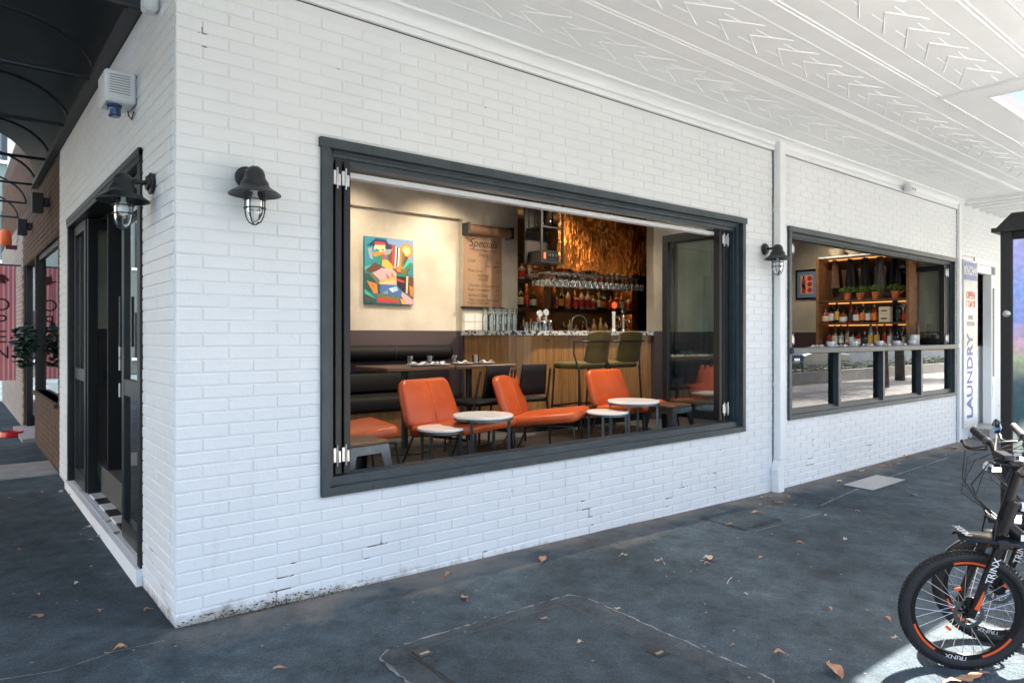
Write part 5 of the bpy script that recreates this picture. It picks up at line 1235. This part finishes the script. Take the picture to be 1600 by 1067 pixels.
nz = node(t_, 'ShaderNodeTexNoise', Scale=2.4, Detail=3.0); L_.new(tc.outputs['Object'], nz.inputs['Vector'])
ad = node(t_, 'ShaderNodeMath', operation='MULTIPLY_ADD'); ad.inputs[1].default_value = .55; L_.new(nz.outputs['Fac'], ad.inputs[0]); L_.new(sx_.outputs['Z'], ad.inputs[2])
mrn = node(t_, 'ShaderNodeMapRange'); mrn.inputs['From Min'].default_value = .75; mrn.inputs['From Max'].default_value = 2.75; L_.new(ad.outputs[0], mrn.inputs[0])
cr = node(t_, 'ShaderNodeValToRGB'); L_.new(mrn.outputs[0], cr.inputs[0])
els = cr.color_ramp.elements; els[0].color = (.30, .36, .30, 1); els[1].color = (.42, .44, .60, 1)
for p_, c_ in ((.12, (.42, .46, .40)), (.18, (.03, .07, .08)), (.34, (.02, .06, .08)), (.44, (.20, .27, .16)), (.50, (.34, .22, .30)), (.56, (.10, .17, .45)), (.74, (.09, .19, .50)), (.88, (.20, .22, .52))):
    e = els.new(p_); e.color = (*c_, 1)
n3 = node(t_, 'ShaderNodeTexNoise', Scale=22.0, Detail=6.0); L_.new(tc.outputs['Object'], n3.inputs['Vector'])
mx = node(t_, 'ShaderNodeMixRGB', blend_type='OVERLAY'); mx.inputs[0].default_value = .5; L_.new(cr.outputs[0], mx.inputs[1]); L_.new(n3.outputs['Fac'], mx.inputs[2]); L_.new(mx.outputs[0], b_.inputs['Base Color'])
L_.new(mx.outputs[0], b_.inputs['Emission Color']); b_.inputs['Emission Strength'].default_value = .12; MT['poster'] = pst
MB().box(.012, .15, -.614, .599, .561, KH - .101).build('poster_panel', MT['poster'], ks)
MB().box(.006, .0115, -.30, .44, 1.36 + kz, 1.76 + kz).build('notice_sheet', MT['napkin'], ks)
MB(T(-.001, .64, 1.55 + kz) @ RY(-90)).lathe([(.028, 0), (.028, .005), (.018, .008), (0, .008)], 16).build('lock', MT['steel'], ks, smooth=40)

# ================================================================== BICYCLES
def wheel(par, name, cx, R, disc=True, decal=True, Ms=None):
    Mw = (Ms or Matrix()) @ T(cx, 0, R)
    tr = .0235
    def circ(r, n, y=0): return [(r * math.cos(2 * math.pi * k / n), y, r * math.sin(2 * math.pi * k / n)) for k in range(n)]
    ty = MB(Mw); ty.tube(circ(R - tr, 56), tr, 12, closed=True)
    for k in range(96):     # tread blocks
        a = 360 * k / 96
        for yy, ang in ((-.016, 40), (0, 0), (.016, -40)):
            ty.box(-.0055, .0055, yy - .005, yy + .005, R - .004 - (.006 if yy else 0), R + .003 - (.006 if yy else 0), M=RY(-a + (1.9 if yy else 0)))
    o = ty.build(name, MT['rubber'], par, smooth=30)
    rm = MB(Mw); rr = R - 2 * tr + .004
    V = []; n = 48
    prof = [(rr, -.011), (rr, .011), (rr - .022, .008), (rr - .022, -.008)]
    for k in range(n):
        a = 2 * math.pi * k / n
        for r, y in prof: V.append((r * math.cos(a), y, r * math.sin(a)))
    rm.add(V, [(k * 4 + j, k * 4 + (j + 1) % 4, ((k + 1) % n) * 4 + (j + 1) % 4, ((k + 1) % n) * 4 + j) for k in range(n) for j in range(4)]); rm.build('rim', MT['bike_black'], o, smooth=40)
    if decal:
        for a0 in (212, 303, 75):
            for s in (-1, 1):
                dm = MB(Mw); V = []
                for k in range(13):
                    a = rad(a0 + 38 * k / 12)
                    for r, y in ((rr - .003, s * .0118), (rr - .013, s * .0105)): V.append((r * math.cos(a), y, r * math.sin(a)))
                dm.add(V, [(2 * k, 2 * k + 1, 2 * k + 3, 2 * k + 2) for k in range(12)]); dm.build('rim_decal', MT['bike_orange'], o)
        for s in (-1, 1):
            for a0 in (278,):
                me = text_mesh('TRINX', .026, MT['bike_white'], .0006, 0, 'CENTER', 1.25)
                q = place('lettering', me, o); rr2 = rr - .011
                # lettering runs round the rim, read from outside
                Mt = Mw @ RY(-a0 + (-90 if s < 0 else 90) * -1 * -1) if False else Mw @ T(rr2 * math.cos(rad(a0)), s * .0124, rr2 * math.sin(rad(a0))) @ (RZ(180) if s > 0 else Matrix()) @ RY(-(a0 - 90) * (1 if s < 0 else -1)) @ RX(90)
                q.matrix_local = Mt
    for k in range(28):
        a = 2 * math.pi * k / 28; b_ = a + (.55 if k % 2 else -.55); s = 1 if k % 4 < 2 else -1
        MB(Mw).tube([(.018 * math.cos(b_), s * .026, .018 * math.sin(b_)), ((rr - .018) * math.cos(a), 0, (rr - .018) * math.sin(a))], .0011, 4).build('spoke', MT['steel'], o)
    MB(Mw @ RX(90)).lathe([(.008, -.055), (.008, -.03), (.024, -.028), (.024, -.022), (.014, -.02), (.014, .02), (.024, .022), (.024, .028), (.008, .03), (.008, .055)], 14).build('hub', MT['bike_black'], o, smooth=40)
    if disc:
        dm = MB(Mw @ T(0, .034, 0)); nn = 40
        for (ra, rb) in ((.046, .064),):
            V = []
            for k in range(nn):
                a = 2 * math.pi * k / nn; w_ = .003 * (k % 2)
                for r in (ra, rb - w_):
                    for y in (0, .002): V.append((r * math.cos(a), y, r * math.sin(a)))
            dm.add(V, [q for k in range(nn) for q in ((k * 4, k * 4 + 2, (k + 1) % nn * 4 + 2, (k + 1) % nn * 4), (k * 4 + 1, (k + 1) % nn * 4 + 1, (k + 1) % nn * 4 + 3, k * 4 + 3), (k * 4 + 2, k * 4 + 3, (k + 1) % nn * 4 + 3, (k + 1) % nn * 4 + 2), (k * 4, (k + 1) % nn * 4, (k + 1) % nn * 4 + 1, k * 4 + 1))])
        for k in range(5):
            a = 2 * math.pi * k / 5; dm.tube([(.016 * math.cos(a + .5), .001, .016 * math.sin(a + .5)), (.048 * math.cos(a), .001, .048 * math.sin(a))], .003, 5)
        dm.build('brake_disc', MT['gunmetal'], o)
        for a in (20, 140): MB(Mw).box(-.013, .013, .010, .015, .10, .112, M=RY(a)).build('reflector', MT['orange_plastic'], o)
    return o
def bicycle(loc, heading, lean, steer, label, accent):
    R = .27
    t = thing('bicycle', label, 'bicycle', loc, 0, 'bicycles parked on the pavement'); t.rotation_euler = (rad(lean), 0, rad(heading))
    ax0 = Vector((-.03, 0, R)); tilt = 20
    S = T(0, 0, R) @ RZ(steer) @ T(0, 0, -R)       # front assembly turned with the bars
    wheel(t, 'front_wheel', 0, R, Ms=S); wheel(t, 'rear_wheel', -.98, R, decal=False)
    fk = MB(S)
    for s in (-1, 1): fk.tube([(0, s * .058, R), (-.055, s * .058, R + .19), (-.10, s * .056, R + .31)], [.015, .017, .020], 10)
    fo = fk.build('fork', MT['bike_black'], t, smooth=50)
    MB(S).box(-.135, -.075, -.075, .075, R + .30, R + .345, c=.012).build('fork_crown', MT['bike_black'], fo)
    for s in (-1, 1):
        MB(S @ T(-.028, s * .0735, R + .085) @ RY(-16)).add([(-.010, 0, -.05), (.012, 0, -.05), (.004, 0, .02), (.0, 0, .06), (-.008, 0, -.02)], [(0, 1, 2, 3, 4)]).build('fork_decal', MT['bike_orange'], fo)
        q = place('lettering', text_mesh('TRINX', .040, MT['bike_white'], .0006), fo); q.matrix_local = S @ T(-.068, s * .0785, R + .215) @ (RZ(180) if s > 0 else Matrix()) @ RY((-106 if s < 0 else -74)) @ RX(90)
    for s in (1,): MB(S).box(-.03, .02, .040, .052, R + .03, R + .08, c=.004).build('brake_caliper', MT['bike_black'], fo)
    MB(S).tube([(-.11, 0, R + .33), (-.19, 0, R + .645)], .020, 12).build('steerer', MT['bike_black'], t, smooth=50)
    MB().tube([(-.125, 0, R + .36), (-.165, 0, R + .50)], .028, 14).build('head_tube', MT['bike_black'], t, smooth=50)
    fr = MB(); fr.tube([(-.14, 0, R + .40), (-.56, 0, R + .02)], .026, 12); fr.tube([(-.16, 0, R + .48), (-.66, 0, R + .36)], .020, 12); fr.tube([(-.56, 0, R + .0), (-.70, 0, R + .46)], .018, 12)
    for s in (-1, 1): fr.tube([(-.56, s * .03, R), (-.98, s * .06, R)], .010, 8); fr.tube([(-.66, s * .02, R + .36), (-.98, s * .06, R)], .008, 8)
    fm = fr.build('frame', MT['bike_black'], t, smooth=50)
    for s in (-1, 1):
        MB().box(-.40, -.19, s * .0265 - .001, s * .0265 + .001, -.014, .014, M=T(0, 0, R + .35) @ T(-.0, 0, 0) @ Matrix()).build('frame_decal', MT[accent], fm).matrix_local = T(-.165, 0, R + .475 - (R + .35)) @ T(0, 0, R + .35) @ RY(-13.5) @ T(.14, 0, -(R + .35)) if False else Matrix()
    MB().tube([(-.19, 0, R + .478), (-.42, 0, R + .425)], .0225, 12).build('top_tube_wrap', MT[accent], fm, smooth=50)
    MB().tube([(-.70, 0, R + .46), (-.745, 0, R + .60)], .013, 10).build('seat_post', MT['steel'], t, smooth=50)
    MB().pad(.15, .26, .06, .06, .026, M=T(-.76, 0, R + .63) @ RZ(90), taper=.6).build('saddle', MT['black_leather'], t, smooth=50)
    MB(T(-.56, .05, R) @ RX(90)).lathe([(.085, -.002), (.085, .002), (.02, .002)], 28).build('chainring', MT['dull_steel'], t)
    for s, a in ((-1, 30), (1, 210)):
        ck = MB().tube([(-.56, s * .07, R), (-.56 + .16 * math.cos(rad(a)), s * .085, R + .16 * math.sin(rad(a)))], .010, 8).build('crank', MT['bike_black'], t, smooth=50)
        MB().box(-.04, .04, -.045, .045, -.01, .01, c=.004, M=T(-.56 + .16 * math.cos(rad(a)), s * .14, R + .16 * math.sin(rad(a)))).build('pedal', MT['black_metal'], ck)
    hz_ = R + .68
    MB(S).box(-.20, -.13, -.022, .022, hz_ - .05, hz_ - .005, c=.008).build('stem', MT['bike_black'], t)
    bar_ = [(-.18, -.36, hz_ + .035), (-.155, -.15, hz_ + .02), (-.135, -.07, hz_ - .02), (-.135, .07, hz_ - .02), (-.155, .15, hz_ + .02), (-.18, .36, hz_ + .035)]
    hb_ = MB(S).tube(bar_, .0125, 10).build('handlebar', MT['bike_black'], t, smooth=50)
    for s in (-1, 1):
        MB(S).tube([(-.163, s * .225, hz_ + .0265), (-.180, s * .37, hz_ + .037)], .0175, 12).build('grip', MT['rubber'], hb_, smooth=40)
        MB(S).tube([(-.157, s * .175, hz_ + .022), (-.160, s * .215, hz_ + .025)], .020, 12).build('shifter', MT['gunmetal'], hb_, smooth=40)
        MB(S).tube([(-.13, s * .145, hz_ + .012), (-.085, s * .18, hz_ - .005), (-.080, s * .23, hz_ - .006), (-.092, s * .275, hz_ + .004), (-.088, s * .285, hz_ + .006)], [.010, .008, .006, .006, .008], 8).build('brake_lever', MT['bike_black'], hb_, smooth=50)
        MB(S).tube([(-.12, s * .14, hz_ + .01), (-.02, s * .10, hz_ + .01), (.015, s * .04, hz_ - .10), (-.04, -s * .01, hz_ - .19), (-.09, s * .045, hz_ - .26), (-.05, s * .06, R + .15)], .0026, 6).build('cable', MT['black_metal'], hb_, smooth=60)
    for q_, (dx, dz) in enumerate(((.03, .0), (.055, -.02), (.01, -.04), (.07, .03))):
        MB(S).tube([(-.13, -.13 + .05 * q_, hz_ + .01), (-.06 + dx, -.10 + .05 * q_, hz_ - .02 + dz), (-.02 + dx, -.02 + .02 * q_, hz_ - .13 + dz), (-.09, .01 * q_, hz_ - .24), (-.16, .02, hz_ - .30)], .0024, 6).build('cable', MT['black_metal'], hb_, smooth=60)
    MB(S).box(-.15, -.10, -.045, .045, hz_ - .0, hz_ + .028, c=.006).build('display', MT['black_frame'], hb_)
    MB(S).tube([(-.14, -.10, hz_ + .0), (-.15, -.11, hz_ + .09)], .003, 5).build('mirror_stalk', MT['steel'], hb_)
    MB(S @ T(-.15, -.115, hz_ + .115) @ RY(90)).lathe([(0, -.006), (.030, -.005), (.034, 0), (.030, .004), (0, .005)], 20).build('mirror', MT['mirror_blue'], hb_, smooth=50)
    MB(S).box(-.115, -.055, -.03, .03, hz_ - .06, hz_ - .015, c=.012).build('headlight', MT['chrome'], hb_, smooth=40)
    mg = MB(S @ T(-.02, 0, R + .29))     # broad short front mudguard
    def mgf(u, v):
        x = .07 - .33 * u; wd = .030 + .045 * math.sin(min(1, u * 1.4) * math.pi * .6)
        y = (v - .5) * 2 * wd; return (x, y, .030 + .03 * (1 - u) - .020 * ((v - .5) * 2) ** 2 + .04 * u * (1 - u))
    mgo = mg.grid(mgf, 12, 8).build('mudguard', MT['bike_black'], t, smooth=50); so = mgo.modifiers.new('thickness', 'SOLIDIFY'); so.thickness = .004
    q = place('lettering', text_mesh('MUDX', .04, MT['bike_white'], .0006, .2), mgo); q.matrix_local = S @ T(.02, 0, R + .29 + .069) @ RZ(-90) @ RX(-4)
    MB().tube([(-.52, -.03, R - .06), (-.50, -.16, .004)], .009, 8).build('kickstand', MT['black_metal'], t, smooth=50)
    return t
g1 = onG(1503, 1043); g2 = onG(1553, 1002)
bicycle((g1.x, g1.y, g1.z), 128, -6, 4, 'black bicycle with orange rim decals in front, its wheel in the sun patch', 'bike_white')
bicycle((g2.x, g2.y, g2.z), 124, -5, 0, 'black bicycle behind, partly hidden by the front bicycle wheel', 'bike_orange')

# ================================================================== NEIGHBOUR ALONG THE SIDE STREET
nb = thing('brown_brick_shop', 'brown brick shopfront beyond the white building on the side street', 'building', (.3, 7, 0))
def np2(mb, name, mat, smooth=None):
    o = mb.build(name, mat, nb, smooth); o.matrix_parent_inverse = T(.3, 7, 0).inverted(); return o
NW = (4.55, 6.85, .70, 2.36); ND = (6.95, 8.55, .02, 2.36)
m = MB(); walls_with_openings(m, 4.39, 14, [NW, ND], -.3, 4.5, .012, .2, 'y'); nw = np2(m, 'street_wall', MT['brown_joint'])
cs = []
for c in brick_cells(9.6, [(a - 4.39, b - 4.39, z0, z1) for a, b, z0, z1 in (NW, ND)], True): cs.append((c[0] + 4.39, c[1] + 4.39, c[2], c[3]))
cs2 = []
for k in range(50, 66):
    z0 = k * CH; off = .12 if k % 2 else 0
    for i in range(40):
        a = 4.39 + i * .24 - off
        if a > 4.38 and a < 13.7: cs2.append((a, a + .24, z0, z0 + CH))
dark = [c for c in cs if c[0] < 8.6]; pale = [c for c in cs if c[0] >= 8.6]
lay_bricks(dark + cs2, nw, MT['brown_brick'], (lambda a, z, d: (.006 + d - .3, a - 7, z), -90, ny), 220, 'b')
lay_bricks(pale, nw, MT['grey_brick'], (lambda a, z, d: (.006 + d - .3, a - 7, z), -90, ny), 60, 'g')
nw.matrix_parent_inverse = Matrix(); nw.location = (-.3, -7, 0)
for o in nw.children: o.location = Vector(o.location) + Vector((.3, 7, 0)) if o.name.startswith('brick') and not o.name.startswith('brickwork') else (.3, 7, 0)
np2(MB().box(-.03, .16, NW[0], NW[1], .66, .70), 'window_sill', MT['brown_brick']); np2(MB().box(.04, .09, NW[0], NW[1], 2.30, 2.36), 'window_frame', MT['black_frame']); np2(MB().box(.04, .09, NW[0], NW[0] + .05, .70, 2.30), 'window_frame', MT['black_frame'])
np2(MB().box(.062, .068, NW[0] + .05, NW[1], .70, 2.30), 'shop_glass', MT['mirror_pane']); np2(MB().box(.03, .12, NW[1] - .01, ND[0] + .08, .02, 2.36), 'door_post', MT['black_frame']); np2(MB().box(.03, .12, ND[1] - .10, ND[1], .02, 2.36), 'door_post', MT['black_frame'])
np2(MB().box(.06, .065, ND[0] + .08, ND[1] - .1, .3, 2.3), 'door_glass', MT['pane']); np2(MB().box(-.12, .2, ND[0], ND[1], -.1, .09), 'doorstep', MT['concrete'])
np2(MB().box(.6, .7, 4.4, 9, -.1, 3.2).box(.2, .6, 4.39, 4.41, 0, 3.2), 'shop_interior', MT['plum_paint'])
for (px, py, who) in ((67, 320, 'nearer'), (42, 357, 'farther')):
    p = onX(px, py, -.05); t = thing('wall_light', 'dark square wall light on the brown brick wall, the %s one' % who, 'lamp', (0, p.y, p.z - .09), group='wall lights on the brown wall'); MB().box(-.15, -.05, -.075, .075, 0, .20, c=.006).build('shade', MT['dark_grey'], t); MB().box(-.05, -.0, -.05, .05, .07, .16, c=.003).build('bracket', MT['dark_grey'], t)
p = onX(20, 374, -.05); t = thing('alarm_beacon', 'orange alarm beacon on the far pale brick wall', 'beacon', (0, p.y, p.z - .1)); MB(T(-.14, 0, 0)).lathe([(.07, 0), (.08, .02), (.08, .2), (.05, .24), (0, .24)], 14).build('lens', MT['orange_plastic'], t, smooth=40); MB().box(-.14, 0, -.05, .05, -.06, .0).build('bracket', MT['wine'], t)
# hanging OPEN banner, seen again as a mirror image in the shop glass
bn = thing('open_banner', 'pink striped vertical banner reading OPEN, mounted on the shopfront', 'banner', (0, 9.0, .72))
MB().box(-.40, -.06, 0, .012, 0, 1.68).build('cloth', MT['pink_stripe'], bn)
for k in range(6): MB().box(-.385 + k * .056, -.365 + k * .056, -.002, -.0005, 0, 1.68).build('stripe', MT['pink_pale'], bn)
for ch, z in zip('OPEN', (1.10, .86, .63, .40)):
    q = place('lettering', text_mesh(ch, .26, MT['ink'], .0006, 0, 'CENTER', 1.0), bn); q.location = (-.23, -.0032, z); q.rotation_euler = (rad(90), 0, 0)
m = MB()
for k in range(40):
    a = R_.uniform(0, 6.28); r = R_.random() * .07; M_ = T(-.23 + r * math.cos(a), -.006, 1.47 + r * math.sin(a)) @ RX(90) @ RZ(R_.uniform(0, 360)); m.add([(-.03, 0, 0), (0, -.015, .004), (.03, 0, 0), (0, .015, .004)], [(0, 1, 2, 3)], M_)
m.build('rosette', MT['wine'], bn)
MB().tube([(-.42, .006, 1.69), (.0, .006, 1.69)], .012, 8).build('arm', MT['black_metal'], bn)
wr = thing('leafy_wreath', 'dark green leafy hanging plant by the shop door post', 'plant', (-.08, 6.95, 1.25)); m = MB()
for k in range(240):
    d = Vector((R_.gauss(0, 1), R_.gauss(0, 1), R_.gauss(0, 1))).normalized() * R_.random() ** .4; M_ = T(d.x * .16, d.y * .20, d.z * .30) @ RZ(R_.uniform(0, 360)) @ RX(R_.uniform(0, 180)); s = R_.uniform(.03, .06); m.add([(-s, 0, 0), (0, -s * .5, .008), (s, 0, 0), (0, s * .5, .008)], [(0, 1, 2, 3)], M_)
m.build('foliage', MT['laurel'], wr); MB().tube([(0, 0, .2), (.02, 0, .9)], .004, 5).build('cord', MT['black_metal'], wr)
g = onG(18, 682); bo = thing('dog_bowl', 'red enamel dog bowl on the side footpath', 'bowl', (g.x, g.y, g.z + .001)); MB().lathe([(.13, 0), (.15, .008), (.125, .07), (.115, .072), (.10, .02), (0, .018)], 24).build('dish', MT['red_enamel'], bo, smooth=40); MB().lathe([(.104, .05), (0, .05)], 20).build('water', MT['car_glass'], bo)

# ================================================================== STREET OPPOSITE (reflections and light)
pn = thing('long_planter', 'long pale concrete planter with low shrubs between plaza and road', 'planter', (5, -8.6, gz(5, -8.3)))
MB().box(-9, 32, -.5, -.38, 0, .42, c=.015).build('wall', MT['pale_concrete'], pn); MB().box(-9, 32, .38, .5, 0, .42, c=.015).build('wall', MT['pale_concrete'], pn); MB().box(-9, 32, -.38, .38, 0, .33).build('soil', MT['bark'], pn)
m = MB()
for k in range(7000):
    x = R_.uniform(-4, 31.9); y = R_.uniform(-.36, .36); h = .34 + R_.random() ** 1.5 * (.30 + .12 * math.sin(x * 2.3)); s = R_.uniform(.03, .07); M_ = T(x, y, h) @ RZ(R_.uniform(0, 360)) @ RX(R_.uniform(-70, 70)); m.add([(-s, 0, 0), (0, -s * .4, .01), (s, 0, 0), (0, s * .4, .01)], [(0, 1, 2, 3)], M_)
tag(m.build('ground_cover', MT['foliage_light'], pn), kind='stuff')
def car(loc, rz, paint, label):
    t = thing('parked_car', label, 'car', loc, rz, 'cars parked across the road')
    side = [(-2.15, .35), (-2.2, .62), (-2.05, .88), (-1.2, .95), (-.55, 1.40), (.75, 1.43), (1.55, 1.0), (2.1, .93), (2.2, .65), (2.15, .35)]
    V = []; F = []; ys = [(-.86, .94), (-.80, 1.0), (.80, 1.0), (.86, .94)]
    for y, sc in ys:
        for x, z in side:
            inn = .86 if z > 1.2 else 1.0; V.append((x * (.97 if abs(y) > .82 else 1), y * inn, .35 + (z - .35) * sc))
    n = len(side)
    for j in range(3):
        for i in range(n): F.append((j * n + i, j * n + (i + 1) % n, (j + 1) * n + (i + 1) % n, (j + 1) * n + i))
    F += [tuple(range(n)), tuple(range(4 * n - 1, 3 * n - 1, -1))]
    MB().add(V, F).build('body', MT[paint], t, smooth=30)
    for s in (-1, 1):
        y = s * .765
        for poly in ([(-.98, .99), (-.52, 1.32), (.05, 1.35), (.05, .99)], [(.12, .99), (.12, 1.35), (.70, 1.34), (1.25, 1.0)]):
            MB().prism(poly, y, y + s * .07, 'y').build('side_window', MT['car_glass'], t)
        for x in (-1.35, 1.35):
            w_ = MB(T(x, s * .74, .32) @ RX(90)).lathe([(.2, -.11), (.31, -.10), (.32, 0), (.31, .10), (.2, .11)], 24).build('wheel', MT['rubber'], t, smooth=40)
            MB(T(x, s * .80, .32) @ RX(90)).lathe([(.205, -.07), (.2, .05), (.05, .062), (0, .062)] if s < 0 else [(0, -.062), (.05, -.062), (.2, -.05), (.205, .07)], 20).build('hubcap', MT['dull_steel'], w_, smooth=40)
        MB().box(2.05, 2.19, s * .62 - .14, s * .62 + .14, .66, .80, c=.02).build('headlight', MT['chrome'], t)
car((22.5, -11.6, gz(9.5, -11.6)), 0, 'car_paint_white', 'white car parked across the road, mirrored in the lower left panel'); car((28.5, -11.6, gz(14, -11.6)), 180, 'car_paint_grey', 'grey car parked across the road, mirrored in the lower panels')
car((4.2, -11.7, gz(4, -11.6)), 0, 'car_paint_grey', 'grey car parked across the road behind the viewer')
def tree(loc, h, rc, seed, mat, label, leaves=5200):
    r = random.Random(seed); t = thing('street_tree', label, 'tree', loc, r.uniform(0, 360), 'street trees')
    tk = MB(); tk.tube([(0, 0, 0), (.05, .02, h * .25), (-.04, .05, h * .5), (.02, 0, h * .78)], [.17, .14, .11, .05], 10); cl = []
    for k in range(9):
        a = r.uniform(0, 6.28); b = h * (.42 + .045 * k); e = Vector((math.cos(a) * rc * r.uniform(.5, .8), math.sin(a) * rc * r.uniform(.5, .8), b + h * r.uniform(.08, .22)))
        tk.tube([(0, .02, b), tuple(e * .55 + Vector((0, 0, b * .42))), tuple(e)], [.06, .04, .015], 6); cl.append(e)
    tk.build('trunk', MT['bark'], t, smooth=50)
    for k in range(12): cl.append(Vector((r.gauss(0, rc * .45), r.gauss(0, rc * .45), h * r.uniform(.55, 1.0))))
    m = MB()
    for k in range(leaves):
        c = r.choice(cl); d = Vector((r.gauss(0, 1), r.gauss(0, 1), r.gauss(0, .8))) * rc * .22; p = c + d; s = r.uniform(.05, .11)
        M_ = T(*p) @ RZ(r.uniform(0, 360)) @ RX(r.uniform(-80, 80)); m.add([(-s, 0, 0), (0, -s * .45, .015), (s, 0, 0), (0, s * .45, .015)], [(0, 1, 2, 3)], M_)
    m.build('crown', MT[mat], t)
for i, (x, y, h, rc) in enumerate(((21.5, -5.6, 6.2, 2.0), (25.8, -6.8, 6.5, 2.0), (16.6, -7.4, 6.0, 1.8), (30.5, -5.4, 6.6, 2.2), (-4.6, 3.6, 6.2, 2.1), (-4.9, 8.0, 6.6, 2.2))):
    tree((x, y, gz(x, y) - .02), h, rc, 11 + i, 'foliage' if i % 2 else 'foliage_light', ('broad street tree over the plaza, mirrored in the lower panels', 'street tree at the far right of the plaza', 'street tree beside the planter beyond the counter window', 'street tree farthest along the plaza', 'street tree across the side footpath, nearer the corner', 'street tree across the side footpath, farther along')[i])
def block(name, label, x0, x1, y0, y1, h, mat, face, nwx, nwz):
    t = thing(name, label, 'building', ((x0 + x1) / 2, (y0 + y1) / 2, -.3)); cx, cy = (x0 + x1) / 2, (y0 + y1) / 2
    MB().box(x0 - cx, x1 - cx, y0 - cy, y1 - cy, 0, h).build('wall', MT[mat], t); MB().box(x0 - cx - .2, x1 - cx + .2, y0 - cy - .2, y1 - cy + .2, h, h + .3).build('roof', MT['white_trim'], t)
    for i in range(nwx):
        for j in range(nwz):
            z = .9 + j * 3.2
            if face == 'y': c = x0 - cx + (x1 - x0) * (i + .5) / nwx; w_ = MB().box(c - .6, c + .6, y1 - cy, y1 - cy + .03, z, z + 1.6).build('window', MT['car_glass'], t); MB().box(c - .7, c + .7, y1 - cy, y1 - cy + .12, z - .1, z - .005).build('sill', MT['white_trim'], w_)
            elif face == 'x': c = y0 - cy + (y1 - y0) * (i + .5) / nwx; w_ = MB().box(x1 - cx, x1 - cx + .03, c - .6, c + .6, z, z + 1.6).build('window', MT['car_glass'], t); MB().box(x1 - cx, x1 - cx + .12, c - .7, c + .7, z - .1, z - .005).build('sill', MT['white_trim'], w_)
            else: c = x0 - cx + (x1 - x0) * (i + .5) / nwx; w_ = MB().box(c - .35, c + .35, y0 - cy - .03, y0 - cy, z, z + 1.6).build('window', MT['car_glass'], t); MB().box(c - .45, c + .45, y0 - cy - .12, y0 - cy, z - .1, z - .005).build('sill', MT['white_trim'], w_)
block('terrace_block', 'pale rendered block across the main road', -16, 8, -30, -22, 7, 'facade_pale', 'y', 9, 2)
block('terrace_block', 'tan rendered block across the main road', 8.5, 34, -31, -22.5, 9, 'facade_tan', 'y', 9, 2)
block('terrace_block', 'pale block across the side street', -22, -12, 2, 34, 11, 'facade_tan', 'x', 9, 3)  # out of view; height raised to block skylight reaching the side wall
block('terrace_block', 'pale block closing the end of the side street', -9, 3.5, 24, 32, 15, 'facade_dim', 'front', 7, 4)
